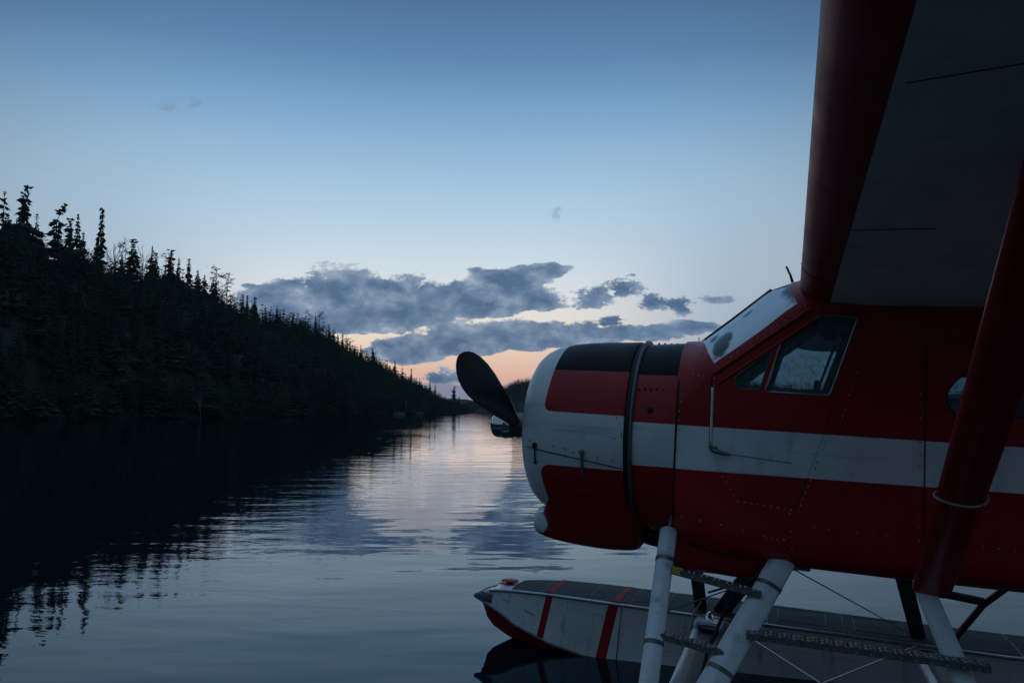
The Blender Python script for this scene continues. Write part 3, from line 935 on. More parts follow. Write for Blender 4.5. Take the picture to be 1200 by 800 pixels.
W_QUARTER = rounded([(1.462, .352), (1.668, .525), (1.604, .294), (1.49, .300)], .02)
W_DOOR = rounded([(1.631, .290), (1.712, .567), (1.905, .713), (2.095, .706), (1.962, .282)], .022)
W_REAR = rounded([(2.505, .31), (2.59, .425), (2.86, .47), (2.97, .38), (2.93, .22), (2.56, .19)], .07)
DOOR = rounded([(1.377, .295), (1.377, -.045), (1.412, -.130), (1.522, -.297), (1.804, -.317), (1.937, .078), (1.985, .28), (2.125, .745), (1.90, .755), (1.70, .60), (1.50, .41)], .02)
CARGO = rounded([(2.43, .60), (2.43, -.44), (3.10, -.44), (3.10, .60)], .06)

# windshield opening: two slanted quads, one each side of the centre post
def ws_poly(side, ins=0.0):
    pts3 = [Vector((1.236, 0.018, .602)), Vector((1.635, .018, .934)), Vector((1.752, .30, .905)), Vector((1.815, .592, .752)), Vector((1.368, .600, .420)), Vector((1.29, .36, .545))]
    c = sum(pts3, Vector()) / len(pts3)
    pts3 = [p + (c - p).normalized() * ins for p in pts3]
    return [Vector((p.x, p.y * side, p.z)) for p in pts3]


def ws_cut(side, ins=0.0):
    d = Vector((-.60, .22 * side, .76)); P = ws_poly(side, ins)
    v = [p - d * .16 for p in P] + [p + d * .3 for p in P]; n = len(P)
    bm = bmesh.new(); vs = [bm.verts.new(p) for p in v]
    for q in [tuple(range(n)), tuple(range(n, 2 * n))[::-1]] + [(i, i + n, (i + 1) % n + n, (i + 1) % n) for i in range(n)]:
        bm.faces.new([vs[i] for i in q])
    bmesh.ops.recalc_face_normals(bm, faces=bm.faces); me = bpy.data.meshes.new('cut'); bm.to_mesh(me); bm.free()
    o = bpy.data.objects.new('cut', me); COL.objects.link(o); return o


fus = shell(0, .032, XS, 'fuselage')
for poly in (W_QUARTER, W_DOOR, W_REAR):
    c = prism_y(poly, -1, 1); boolean(fus, c); drop(c)
for s in (-1, 1):
    c = ws_cut(s); boolean(fus, c); drop(c)
smooth_obj(fus, 28); fus.parent = plane
fus.data.materials.clear(); fus.data.materials.append(M['stripe']); fus.data.materials.append(M['cabin'])
# inside faces show the cabin lining
mi = []
for p in fus.data.polygons:
    c = p.center; w, zt, zs, n, zl, zb, nb = sec(c.x)
    rin = Vector((0, c.y, c.z - (zs + zl) / 2)); nn = Vector((0, p.normal.y, p.normal.z))
    inner = nn.length > .3 and rin.dot(nn) < 0 and abs(c.y) < side_y(c.x, c.z) - .018
    mi.append(1 if inner else 0)
fus.data.polygons.foreach_set('material_index', mi)

# panes
thin = shell(.008, .014, XS[:30], 'thin_shell')


def piece(src, cutter, name, mat, parent, keep=lambda c: True):
    o = bpy.data.objects.new(name, src.data.copy()); COL.objects.link(o)
    boolean(o, cutter, 'INTERSECT')
    bm = bmesh.new(); bm.from_mesh(o.data)
    bmesh.ops.delete(bm, geom=[f for f in bm.faces if not keep(f.calc_center_median())], context='FACES')
    bm.to_mesh(o.data); bm.free()
    o.data.materials.clear(); o.data.materials.append(mat); o.data.polygons.foreach_set('material_index', [0] * len(o.data.polygons))
    smooth_obj(o, 30)
    if parent: o.parent = parent
    return o


door = None
dshell = shell(-.004, .010, XS[:30], 'door_shell')
for s in (-1, 1):
    kp = (lambda c: c.y < 0) if s < 0 else (lambda c: c.y > 0)
    c = prism_y(DOOR, -1, 1); d = piece(dshell, c, 'cockpit_door', M['stripe'], None, kp); drop(c)
    c = prism_y(shrink(W_DOOR, -.004), -1, 1); boolean(d, c); drop(c)
    c = prism_y(shrink(W_QUARTER, -.004), -1, 1); boolean(d, c); drop(c); smooth_obj(d, 30); d.parent = plane
    d.data.materials.clear(); d.data.materials.append(M['stripe']); d.data.polygons.foreach_set('material_index', [0] * len(d.data.polygons))
    if s < 0: door = d
    for poly, nm, par in ((W_QUARTER, 'quarter_window', d), (W_DOOR, 'side_window', d), (W_REAR, 'cabin_window', fus)):
        c = prism_y(shrink(poly, -.004), -1, 1); piece(thin, c, nm, M['glass'], par, kp); drop(c)
    c = ws_cut(s, -.004); piece(thin, c, 'windshield_pane', M['milky'], plane, kp); drop(c)
    cd = prism_y(CARGO, -1, 1); e = piece(dshell, cd, 'cabin_door', M['stripe'], None, kp); drop(cd)
    c = prism_y(shrink(W_REAR, -.004), -1, 1); boolean(e, c); drop(c); smooth_obj(e, 30); e.parent = plane
    e.data.materials.clear(); e.data.materials.append(M['stripe']); e.data.polygons.foreach_set('material_index', [0] * len(e.data.polygons))
    if s < 0:
        # door furniture of the cabin door
        mb = MB(); mb.add(*tube([(2.655, -.632, -.055), (2.70, -.648, -.04), (2.73, -.645, -.032)], .006, 6)); mb.add(*ball((2.735, -.645, -.03), .012, 8))
        mb.out('door_handle', M['bare'], e, True)
drop(thin, dshell)


def on_side(path, off=.004, s=-1, step=.03):
    out = []
    for (x0, z0), (x1, z1) in zip(path, path[1:]):
        n = max(1, int(sqrt((x1 - x0) ** 2 + (z1 - z0) ** 2) / step))
        for i in range(n):
            u = i / n; x, z = x0 + (x1 - x0) * u, z0 + (z1 - z0) * u; out.append((x, s * (side_y(x, z) + off), z))
    x, z = path[-1]; out.append((x, s * (side_y(x, z) + off), z)); return out


# window rims
for poly, nm, r, mt in ((W_QUARTER, 'window_rim', .004, M['dull']), (W_DOOR, 'window_rim', .005, M['bare'])):
    for s in (-1, 1): mesh(nm, *tube(on_side(list(poly) + [poly[0]], .003, s), r, 6), mt, door, True)
mesh('window_rim', *tube(on_side(list(W_REAR) + [W_REAR[0]], .002), .004, 6), M['black'], fus, True)
# sliding window rail: inner slanted bright bar and sill
mb = MB(); mb.add(*tube([(2.02, -.585, .66), (1.90, -.585, .30)], .007, 8)); mb.add(*tube([(2.045, -.59, .66), (1.925, -.59, .30)], .004, 6))
mb.out('window_rail', M['bare'], door, True)
mesh('window_post', *tube([(1.66, -.60, .30), (1.725, -.60, .55)], .010, 8), M['dull'], door, True)

# windshield surround: ridge along the slanted pillar, centre post, lower strip
for s in (-1, 1):
    p = []
    for i in range(16):
        u = i / 15; x = 1.36 + u * .50; z = .40 + u * .372; p.append((x, s * (side_y(x, z - .02) + .006), z - .02))
    q = [(a, b, c - .045) for a, b, c in p]
    mb = MB(); mb.add(*tube(p, .013, 8)); mb.out('pillar_strip', M['red'], plane, True)
    p2 = [(a + .02, s * (side_y(a + .02, c - .06) + .004), c - .06) for a, b, c in p]
    mesh('pillar_strip', *tube(p2, .009, 8), M['red'], plane, True)
mesh('windshield_post', *tube([(1.225, 0, .602), (1.40, 0, .742), (1.64, 0, .940)], .011, 8), M['black'], plane, True)
pth = [(1.236, 0, .607)] + [(1.236 + .135 * (i / 8) ** 1.6, -.6 * i / 8, .604 - .186 * (i / 8) ** 1.7) for i in range(1, 9)]
for s in (-1, 1): mesh('windshield_sill', *tube([(a, b * -s if s > 0 else b, c + .004) for a, b, c in pth], .010, 6), M['red'], plane, True)

# engine accessory section
acc = []
for i in range(8):
    u = i / 7; x = .868 + (1.152 - .868) * u; r = .572; w, zt, zs, n, zl, zb, nb = sec(1.15)
    a = []
    for k in range(57):
        th = 2 * pi * k / 57
        cy, cz = cos(th) * r, sin(th) * r * 1.0
        ex, ez = (w - .012) * math.copysign(abs(cos(th)) ** .94, cos(th)), (.590 if sin(th) > 0 else .640) * math.copysign(abs(sin(th)) ** .95, sin(th))
        a.append((x, cy * (1 - u) + ex * u, cz * (1 - u) + ez * u))
    acc.append(a)
mesh('engine_bay_panel', *loft(acc), M['stripe_black'], plane, True, 50)

# cowling: rolled lip, barrel, hollow front
prof = [(.38, .30), (.27, .315), (.21, .335), (.180, .365), (.172, .395), (.180, .43), (.205, .472), (.25, .512), (.32, .545), (.41, .565), (.52, .577), (.66, .584), (.78, .587), (.845, .590), (.852, .588), (.85, .570), (.80, .565)]
NR = 96
rings = [[(x, cos(2 * pi * k / NR) * r, sin(2 * pi * k / NR) * r) for k in range(NR)] for x, r in prof]
cowl = mesh('cowling', *loft(rings, cap=False), M['cowl'], plane, True)
mesh('cowling_ring', *loft([[(x, cos(2 * pi * k / NR) * r, sin(2 * pi * k / NR) * r) for k in range(NR)] for x, r in [(.835, .560), (.850, .5795), (.885, .5795), (.90, .560)]], False), M['black'], plane, True)
mesh('ring_trim', *loft([[(x, cos(2 * pi * k / NR) * r, sin(2 * pi * k / NR) * r) for k in range(NR)] for x, r in [(.884, .566), (.882, .592), (.887, .600), (.896, .600), (.902, .590), (.903, .570)]], False), M['dull'], plane, True, 60)


def fine(pts, n=8):
    out = []
    for a, b in zip(pts, pts[1:]): out += [(a[0] + (b[0] - a[0]) * i / n, a[1] + (b[1] - a[1]) * i / n) for i in range(n)]
    return out + [pts[-1]]


def on_cowl(x, z, off=.0):
    r = np.interp(x, [p[0] for p in prof[4:14]], [p[1] for p in prof[4:14]]) + off
    return (x, -sqrt(max(0, r * r - z * z)), z)


seamp = [(.235, -.108), (.30, -.118), (.44, -.136), (.60, -.158), (.72, -.176), (.848, -.196)]
mesh('cowl_seam', *tube([on_cowl(x, z, .001) for x, z in fine(seamp)], .0032, 6), M['seam'], cowl, True)
mesh('cowl_seam', *tube([on_cowl(x, .0 * x + z, .001) for x, z in [(.842, .56), (.842, .4), (.842, .2), (.842, 0), (.842, -.19)]], .002, 6), M['seam'], cowl, True)
for (x, z0, z1) in ((.607, -.105, -.250), (.300, -.085, -.200)):
    mb = MB(); mb.add(*tube([on_cowl(x, z0 + (z1 - z0) * i / 6, .010) for i in range(7)], .0085 if x > .5 else .005, 6))
    mb.add(*ball(on_cowl(x, z0 - .01, .012), .018, 8, (1, .6, 1))); mb.add(*ball(on_cowl(x, z1, .012), .011, 8, (1, .7, 1)))
    mb.out('cowl_latch', M['dull'] if x > .5 else M['seam'], cowl, True)
mb = MB()
for x, z in [(.26, -.07), (.42, -.09), (.55, -.12), (.70, -.14), (.79, -.15), (.80, -.02), (.81, .10), (.50, -.10)]: mb.add(*ball(on_cowl(x, z, .001), .0055, 6))
o = mb.out('rivets', M['dull'], cowl, True); o['kind'] = 'stuff'
# oil cooler chin
CH = [(.160, .02, -.655, 0), (.166, .045, -.685, 0), (.18, .068, -.700, 0), (.21, .088, -.715, 0), (.25, .105, -.728, .05), (.30, .13, -.738, .35), (.35, .16, -.745, .8), (.42, .20, -.752, 1),
      (.50, .23, -.758, 1), (.60, .25, -.763, 1), (.70, .26, -.763, 1), (.80, .26, -.757, 1), (.845, .26, -.750, 1), (.875, .25, -.735, 1), (.90, .22, -.70, .8)]
rg = []
for x, r2, zb, m in CH:
    R1 = float(np.interp(x, [p[0] for p in prof[4:14]], [p[1] for p in prof[4:14]])) + .0015
    if x > .845: R1 = .575 - (x - .845) * .2
    d = -zb - r2; th = math.asin(max(-.95, (r2 - R1) / d)) if m else 0.0
    if not m: th = .9
    if 0 < m < .5: th = th * m * 2 + .4 * (1 - m * 2)
    q = []
    for k in range(27):
        a = th - (pi + 2 * th) * k / 26; q.append((r2 * cos(a), -d + r2 * sin(a)))
    t1 = (R1 * cos(th), R1 * sin(th)); c0 = q[0]
    e = (c0[0] + (t1[0] - c0[0]) * m, c0[1] + (t1[1] - c0[1]) * m)
    mid = ((c0[0] + e[0]) / 2, (c0[1] + e[1]) / 2)
    top = (0.0, e[1] + (.03 if m < .5 else .0))
    ringp = [(e[0], e[1]), mid] + q + [(-mid[0], mid[1]), (-e[0], e[1]), (-e[0] * .5, e[1] + .01), top, (e[0] * .5, e[1] + .01)]
    rg.append([(x, y, z) for y, z in ringp])
mesh('chin_scoop', *loft(rg), M['chin'], plane, True, 60)
# exhaust outlet
mesh('exhaust_pipe', *tube([(.80, .05, -.62), (.93, .05, -.665), (.99, .05, -.675)], .055, 16), M['black'], plane, True, 50)
# belly fairing
BF = [(1.13, .40, -.655, .13), (1.2, .42, -.665, .135), (1.38, .42, -.66, .14), (1.52, .42, -.665, .142), (1.60, .40, -.665, .137), (1.66, .33, -.65, .09)]
rg = []
for x, w, zc, hz in BF:
    rg.append([(x, w * math.copysign(abs(cos(a)) ** .6, cos(a)), zc + hz * math.copysign(abs(sin(a)) ** .6, sin(a))) for a in [2 * pi * k / 36 for k in range(36)]])
mesh('belly_fairing', *loft(rg), M['red'], plane, True, 40)

# propeller
hub = mesh('propeller', *loft([[(x, cos(2 * pi * k / 24) * r, sin(2 * pi * k / 24) * r) for k in range(24)] for x, r in [(-.045, .055), (-.04, .078), (.02, .085), (.06, .075), (.12, .07), (.22, .07)]]), M['brass'], plane, True, 40)
dome = [(-.182, .004), (-.180, .035), (-.172, .060), (-.158, .075), (-.14, .082), (-.09, .084), (-.085, .088), (-.075, .088), (-.07, .084), (-.03, .083)]
mesh('hub_dome', *loft([[(x, cos(2 * pi * k / 32) * r, sin(2 * pi * k / 32) * r - .008) for k in range(32)] for x, r in dome]), M['chrome'], hub, True, 60)
PHI = atan2(.40, -1.09)
for b in (0, 1):
    a = PHI + pi * b; rad = Vector((0, cos(a), sin(a))); tan = Vector((0, sin(a), -cos(a))) if b == 0 else Vector((0, -sin(a), cos(a)))
    tan = Vector((1, 0, 0)).cross(rad)
    if tan.z < 0 and b == 0: tan = -tan
    if b == 1: tan = Vector((1, 0, 0)).cross(rad) * (1 if (Vector((1, 0, 0)).cross(Vector((0, cos(PHI), sin(PHI))))).z > 0 else -1)
    R0 = 1.17; rings = []
    for (r, c, be, th) in [(.03, .075, 60, .075), (.12, .085, 62, .070), (.20, .110, 58, .058), (.30, .140, 50, .044), (.42, .165, 42, .032), (.55, .185, 35, .026), (.70, .215, 29, .021), (.83, .225, 25, .017), (.94, .215, 22, .013), (1.03, .185, 21, .011), (1.09, .145, 20, .009), (1.135, .095, 20, .007), (1.16, .045, 19, .005), (1.168, .008, 19, .002)]:
        be = radians(be); ch = tan * cos(be) + Vector((1, 0, 0)) * sin(be); nn = rad.cross(ch).normalized()
        rings.append([rad * r + ch * (c / 2 * cos(q)) + nn * (th / 2 * sin(q)) for q in [2 * pi * k / 20 for k in range(20)]])
    mesh('blade', *loft(rings), M['prop'], hub, True, 60)

# rivets along the seams of the near side
def rivets(path, sp, r=.0052, jit=.002, skip=.08, mat='rivet', parent=None, both=False):
    L = []; mbx = MB()
    for (x0, z0), (x1, z1) in zip(path, path[1:]):
        d = sqrt((x1 - x0) ** 2 + (z1 - z0) ** 2); n = max(1, int(d / sp))
        for i in range(n):
            if random.random() < skip: continue
            u = i / n; L.append((x0 + (x1 - x0) * u + random.uniform(-jit, jit), z0 + (z1 - z0) * u + random.uniform(-jit, jit)))
    for x, z in L: mbx.add(*ball((x, -(side_y(x, z) + .0045), z), r * random.uniform(.75, 1.15), 6, (1, .5, 1)))
    return mbx


allr = MB()
for path, sp in [([(1.362, .38), (1.358, -.03)], .034), ([(1.40, -.155), (1.505, -.318), (1.82, -.340), (1.955, .06)], .034),
                 ([(1.18, .26), (1.16, -.10)], .05), ([(1.24, .39), (1.36, .33)], .05), ([(1.24, .37), (1.30, .355)], .03), ([(1.27, .50), (1.37, .40)], .04),
                 ([(1.375, .415), (1.87, .79)], .042), ([(1.20, -.43), (1.42, -.455), (1.65, -.49), (1.73, -.50)], .10), ([(1.66, -.50), (1.78, -.50)], .03),
                 ([(2.06, .29), (2.17, .70)], .04), ([(2.02, .14), (2.05, .25)], .03), ([(1.78, -.36), (1.80, -.64)], .09), ([(2.40, .5), (2.40, -.5)], .06), ([(1.9, -.42), (2.9, -.44)], .07)]:
    m2 = rivets(path, sp); allr.add(m2.v, m2.f)
o = allr.out('rivets', M['rivet'], fus, True); o['kind'] = 'stuff'
# panel seams
for path, r in (([(1.158, .34), (1.155, 0), (1.15, -.45)], .006), ([(1.345, .36), (1.345, -.035)], .0035), ([(2.422, .55), (2.422, -.46)], .003)):
    mesh('panel_seam', *tube(on_side(path, .001), r, 6), M['seam'], fus, True)
mesh('panel_seam', *tube(on_side([(1.43, -.062), (1.60, -.075), (1.78, -.088)], .0035), .0028, 6), M['dull'], door, True)
mesh('hinge_cover', *tube(on_side([(1.353, .30), (1.353, -.02)], .004), .0075, 8), M['white'], fus, True)
mb = MB(); mb.add(*box((1.37, -.632, -.040), (.045, .02, .03), None, .006)); mb.add(*tube([(1.36, -.645, -.045), (1.42, -.655, -.06), (1.46, -.65, -.066)], [.012, .011, .007], 8))
mb.out('door_handle', M['dull'], door, True)
# black panel on the accessory side: hole and bolt row
mb = MB()
for i in range(7): mb.add(*ball((.92 + i * .036, -sqrt(.585 ** 2 - .275 ** 2) - .0, .275 + .002 * (i % 2)), .007, 6))
mb.add(*ball((1.00, -.566, .155), .018, 10, (1, .3, 1)))
o = mb.out('bolts', M['seam'], plane, True); o['kind'] = 'stuff'
mb = MB()
for i in range(6): mb.add(*box((.95 + i * .04, -.01 * (i % 2), .582), (.012, .01, .014)))
o = mb.out('fasteners', M['black'], plane); o['kind'] = 'stuff'
# antennas
mesh('antenna', *tube([(1.762, -.02, .985), (1.748, -.02, 1.03), (1.722, -.02, 1.085)], [.009, .007, .006], 8), M['black'], plane, True)
mesh('temperature_probe', *tube([(1.205, 0, .60), (1.202, 0, .632)], .003, 6), M['black'], plane, True)

# cabin interior
mb = MB(); mb.add(*box((1.50, 0, .10), (.10, 1.08, .44), None, .02)); pan = mb.out('instrument_panel', M['cabin_dark'], plane)
for (y, z) in ((-.44, .24), (-.34, .27), (-.22, .25), (-.44, .14), (-.32, .14)):
    mesh('dial', *tube([(1.555, y, z), (1.565, y, z)], .035, 16), M['dial'], pan, True, 40)
mb = MB(); mb.add(*ball((1.47, -.50, .33), .030, 10)); mb.add(*ball((1.53, -.52, .32), .024, 10)); mb.add(*ball((1.58, -.54, .315), .018, 8)); mb.out('dash_bottle', M['dial'], pan, True)
for y in (-.30, .30):
    mb = MB(); mb.add(*box((2.15, y, -.18), (.44, .42, .12), None, .04)); st = mb.out('seat', M['cabin_dark'], plane, True)
    mb = MB(); mb.add(*box((2.33, y, .10), (.10, .40, .50), Matrix.Rotation(radians(12), 4, 'Y'), .04)); mb.out('backrest', M['cabin_dark'], st, True)
mb = MB(); mb.add(*box((1.98, -.30, .70), (.22, .40, .10), None, .03))
mb.add(*box((1.97, -.48, .64), (.12, .08, .10), None, .02)); hd = mb.out('overhead_box', M['cabin_dark'], plane)
for x in (1.955, 2.01): mesh('vent', *tube([(x, -.545, .670), (x, -.555, .670)], .013, 12), M['bare'], hd, True)
mb = MB(); mb.add(*tube([(1.56, -.30, .06), (1.74, -.30, .12), (1.80, -.30, .17)], .014, 8))
mb.add(*tube([(1.80 + .0 * a, -.30 + .15 * cos(a), .21 + .10 * sin(a)) for a in [pi * (-.2 + 1.4 * i / 12) + pi for i in range(13)]], .012, 8))
mb.out('control_yoke', M['black'], plane, True)
mb = MB(); mb.add(*box((1.90, -.565, .33), (.035, .03, .07), None, .008)); mb.out('window_latch', M['cabin_dark'], door)

# wings
FOIL = [(1.800, .880), (1.808, .850), (1.835, .822), (1.88, .803), (1.955, .786), (2.10, .772), (2.30, .768), (2.70, .768), (3.10, .775), (3.385, .790), (3.39, .797), (3.10, .862), (2.75, .935), (2.45, .985), (2.20, 1.008), (2.05, 1.004), (1.93, .982), (1.86, .952), (1.82, .918)]


def foil(y, sc=1.0):
    t = abs(y) - .62; dz = .045 * t; cx = 2.3
    return [(cx + (x - cx) * sc, y, .87 + (z - .87) * sc + dz) for x, z in FOIL]


for s in (-1, 1):
    ys = [.50, 1.3, 2.2, 3.1, 4.2, 5.2, 6.3, 6.95, 7.2, 7.3]; scs = [1, 1, 1, 1, 1, 1, 1, 1, .93, .7]
    w = mesh('wing', *loft([foil(s * y, k) for y, k in zip(ys, scs)]), M['wing'], plane, True, 35)
    if s < 0:
        # hinge gap and inspection seams under the wing
        for (x0, x1, y) in ((1.93, 2.22, -2.19), (1.93, 2.22, -4.0)):
            mesh('panel_seam', *tube([(x0 + (x1 - x0) * i / 6, y, .0005 + .868 + (.7655 - .868) + .1 + .045 * (-y - .62) - .098 + .004 * 0) for i in range(7)], .0016, 6), M['seam'], w, True)
        mesh('panel_seam', *tube([(1.975, -3.386, .8965), (2.179, -3.451, .893), (2.6, -3.55, .896)], .0014, 6), M['seam'], w, True)
        mb = MB()
        for y in np.arange(-.85, -6.2, -.36):
            for q in range(34):
                if random.random() < .04: continue
                x = 1.97 + q * .042; z = float(np.interp(x, [1.955, 2.10, 2.30, 2.70, 3.10, 3.385], [.786, .772, .768, .768, .775, .790])) + .045 * (-y - .62)
                mb.add([(x - .003, y, z), (x, y - .003, z), (x + .003, y, z), (x, y + .003, z), (x, y, z - .0016)], [(0, 1, 4), (1, 2, 4), (2, 3, 4), (3, 0, 4)])
        o = mb.out('rivets', M['wing'], w); o['kind'] = 'stuff'
        for y in (-1.15,):
            mesh('leading_edge_seam', *tube([(x - .001 if x < 1.82 else x, y, z + .045 * (-y - .62) - .001) for x, z in ([FOIL[18]] + FOIL[0:5])], .0016, 6), M['seam'], w, True)

# wing struts
for s in (-1, 1):
    mesh('wing_strut', *fairing((2.47, s * .55, -.70), (2.39, s * 3.0, .885), .185, .070, (1, 0, 0), 24), M['red'], plane, True, 40)
    if s < 0:
        pr = []
        for i in range(33):
            a = 2 * pi * i / 32; u = .36; c = Vector((2.47, -.55, -.70)).lerp(Vector((2.39, -3.0, .885)), u)
            d = (Vector((2.39, -3.0, .885)) - Vector((2.47, -.55, -.70))).normalized(); cx = Vector((1, 0, 0)); cx = (cx - d * cx.dot(d)).normalized(); t = d.cross(cx)
            pr.append(c + cx * cos(a) * .099 + t * sin(a) * .042 + d * .01 * sin(a * 2))
        mesh('tie_ring', *tube(pr, .006, 6), M['rope'], plane, True)

# tail
mesh('fin', *loft([[(5.75, 0, .3), (6.0, .03, .3), (6.9, .02, .3), (7.2, 0, .3), (6.9, -.02, .3), (6.0, -.03, .3)], [(6.35, 0, 1.35), (6.5, .015, 1.35), (7.0, .01, 1.35), (7.15, 0, 1.35), (7.0, -.01, 1.35), (6.5, -.015, 1.35)]]), M['red'], plane)
mesh('tailplane', *loft([[(6.0, y, .33), (6.2, y, .36), (6.9, y, .335), (6.2, y, .31)] for y in (-2.0, 0, 2.0)]), M['white'], plane)

# ---- floats
def fl_pt(x):
    """deck z, half width, chine z, keel z"""
    X = [-.795, -.735, -.70, -.64, -.52, -.37, -.05, .25, .6, 1.2, 3.2, 3.21, 5.0, 6.2]
    D = [-1.555, -1.515, -1.495, -1.470, -1.445, -1.425, -1.405, -1.40, -1.40, -1.40, -1.40, -1.40, -1.36, -1.33]
    Wd = [.015, .055, .082, .118, .165, .212, .265, .290, .300, .305, .305, .305, .25, .10]
    Cz = [-1.580, -1.590, -1.597, -1.612, -1.645, -1.715, -1.802, -1.850, -1.872, -1.885, -1.885, -1.80, -1.66, -1.45]
    K = [-1.585, -1.640, -1.735, -1.800, -1.862, -1.922, -2.010, -2.060, -2.090, -2.11, -2.11, -1.93, -1.76, -1.50]
    return tuple(float(np.interp(x, X, A)) for A in (D, Wd, Cz, K))


def make_float(yc, s):
    """s: sign of the inboard side"""
    xs = [-.795, -.77, -.735, -.72, -.70, -.67, -.64, -.60, -.56, -.5, -.45, -.38, -.30, -.2, -.05, .1, .25, .42, .6, .9, 1.2, 1.8, 2.4, 3.2, 3.21, 4, 5, 6.2]
    hull_r = []; bot = []
    for x in xs:
        d, w, c, k = fl_pt(x)
        wc = w * 1.02
        hull_r.append([(x, yc - wc, c), (x, yc - w, d - .012), (x, yc - w + min(.012, w * .3), d), (x, yc, d + .012 * min(1, w / .2)), (x, yc + w - min(.012, w * .3), d), (x, yc + w, d - .012), (x, yc + wc, c)])
        bot.append([(x, yc - wc, c), (x, yc + wc, c), (x, yc + wc * .55, c * .45 + k * .55), (x, yc, k), (x, yc - wc * .55, c * .45 + k * .55)])
    h = mesh('float_hull', *loft(hull_r), M['hull'], plane, True, 25)
    mesh('float_bottom', *loft(bot), M['red'], h, True, 30)
    for sg in (-1, 1):
        xx = [x for x in xs if x >= -.66 and x < 5.9]
        mesh('gunwale', *tube([(x, yc + sg * (fl_pt(x)[1] + .002), fl_pt(x)[0] - .012) for x in xx], .013, 8), M['bare'], h, True)
        mesh('chine_strip', *tube([(x, yc + sg * (fl_pt(x)[1] * 1.02 + .001), fl_pt(x)[2]) for x in xs if x < 5.9], .011, 6), M['dull'], h, True)
    # rubber bow bumper
    rg = []
    for x in (-.83, -.82, -.79, -.74, -.70, -.66, -.62):
        d, w, c, k = fl_pt(max(x, -.78)); kk = {-.83: .25, -.82: .5, -.79: .85}.get(x, 1.0)
        zc = (d + c) / 2 - .005; hz = ((d - c) / 2 + .018) * kk; w = (w + .014) * kk
        rg.append([(x, yc + w * cos(a), zc + hz * math.copysign(abs(sin(a)) ** .8, sin(a))) for a in [2 * pi * q / 20 for q in range(20)]])
    mesh('bow_bumper', *loft(rg), M['bumper'], h, True, 50)
    # cleat
    d = fl_pt(-.48)[0] + .012
    mb = MB(); mb.add(*tube([(-.50, yc, d - .01), (-.50, yc, d + .016)], .03, 10))
    mb.add(*loft([[(-.50 + r * 1.25 * cos(2 * pi * k / 20), yc + r * sin(2 * pi * k / 20), d + z) for k in range(20)] for r, z in ((.03, .012), (.062, .020), (.066, .028), (.05, .036), (.02, .040))])); mb.add(*box((-.50, yc, d), (.17, .11, .010), None, .004))
    c = mb.out('cleat', M['red'], h, True); c['label'] = 'red mooring cleat'
    # deck: non skid panels with light seams and two red bands
    xs2 = [(-.42, -.141), (-.129, -.092), (-.028, .269), (.281, .468), (.532, .604), (.616, .884), (.896, 1.164), (1.176, 1.634), (1.646, 2.174), (2.186, 2.714), (2.726, 3.3), (3.312, 4.0), (4.04, 4.7)]
    for x0, x1 in xs2:
        a = []
        for x in (x0, (x0 + x1) / 2, x1):
            d, w, cz, k = fl_pt(x); w -= .014; a.append([(x, yc - w, d + .001), (x, yc - w, d + .006), (x, yc, d + .018), (x, yc + w, d + .006), (x, yc + w, d + .001)])
        mesh('deck_panel', *loft(a), M['deck'], h)
    for x in (-.135, .275, .61, .89, 1.17, 1.64, 2.18, 2.72):
        d, w, cz, k = fl_pt(x); w -= .035; e = .004
        mesh('deck_line', *loft([[(x - e, yc - w, d), (x + e, yc - w, d), (x + e, yc - w, d + .008), (x - e, yc - w, d + .008)], [(x - e, yc, d + .012), (x + e, yc, d + .012), (x + e, yc, d + .020), (x - e, yc, d + .020)], [(x - e, yc + w, d), (x + e, yc + w, d), (x + e, yc + w, d + .008), (x - e, yc + w, d + .008)]]), M['deckline'], h)
    for x0 in (.66, 1.24, 1.72, 2.26):
        x1 = x0 + (.20 if x0 < 1 else .34); w = .2; d = fl_pt(x0)[0]
        zz = lambda y: d + .007 + .0125 * (1 - abs(y) / .27)
        q = [(x0, yc - w, zz(w)), (x1, yc - w, zz(w)), (x1, yc + w, zz(w)), (x0, yc + w, zz(w))]
        mesh('hatch_outline', *tube([q[0], q[1], (x1, yc, zz(0)), q[2], q[3], (x0, yc, zz(0)), q[0]], .004, 5, False), M['deckline'], h)
    for x in (-.060, .50):
        d, w, cz, k = fl_pt(x); w -= .004; e = .030
        mesh('deck_band', *loft([[(x - e, yc - w, d - .010), (x + e, yc - w, d - .010), (x + e, yc - w + .01, d + .009), (x - e, yc - w + .01, d + .009)], [(x - e, yc, d + .01), (x + e, yc, d + .01), (x + e, yc, d + .0215), (x - e, yc, d + .0215)], [(x - e, yc + w, d - .010), (x + e, yc + w, d - .010), (x + e, yc + w - .01, d + .009), (x - e, yc + w - .01, d + .009)]]), M['band_red'], h)
    # rivet rows on the inboard side
    mb = MB()
    for x in (-.60, -.52, -.42, -.30, -.16, .10, .22, .33, .42, .58, .80, 1.05, 1.3, 1.7, 2.1, 2.5):
        d, w, cz, k = fl_pt(x)
        n = int((d - cz) / .034)
        for i in range(1, n):
            if random.random() < .25: continue
            u = i / n; mb.add(*ball((x - u * .05 + random.uniform(-.003, .003), yc + s * (w * (1 + .02 * u) + .001), d - .012 + (cz - d) * u), .0042, 6, (1, .5, 1)))
    o = mb.out('rivets', M['seam'], h, True); o['kind'] = 'stuff'
    mesh('hull_rib', *tube([(.545, yc + s * (fl_pt(.55)[1] + .002), -1.42), (.515, yc + s * (fl_pt(.5)[1] * 1.02 + .002), -1.86)], .004, 6), M['dull'], h, True)
    mesh('hull_rib', *tube([(-.50, yc + s * (fl_pt(-.5)[1] + .004), -1.52), (-.20, yc + s * (fl_pt(-.2)[1] + .006), -1.60)], .0035, 6), M['dull'], h, True)
    return h


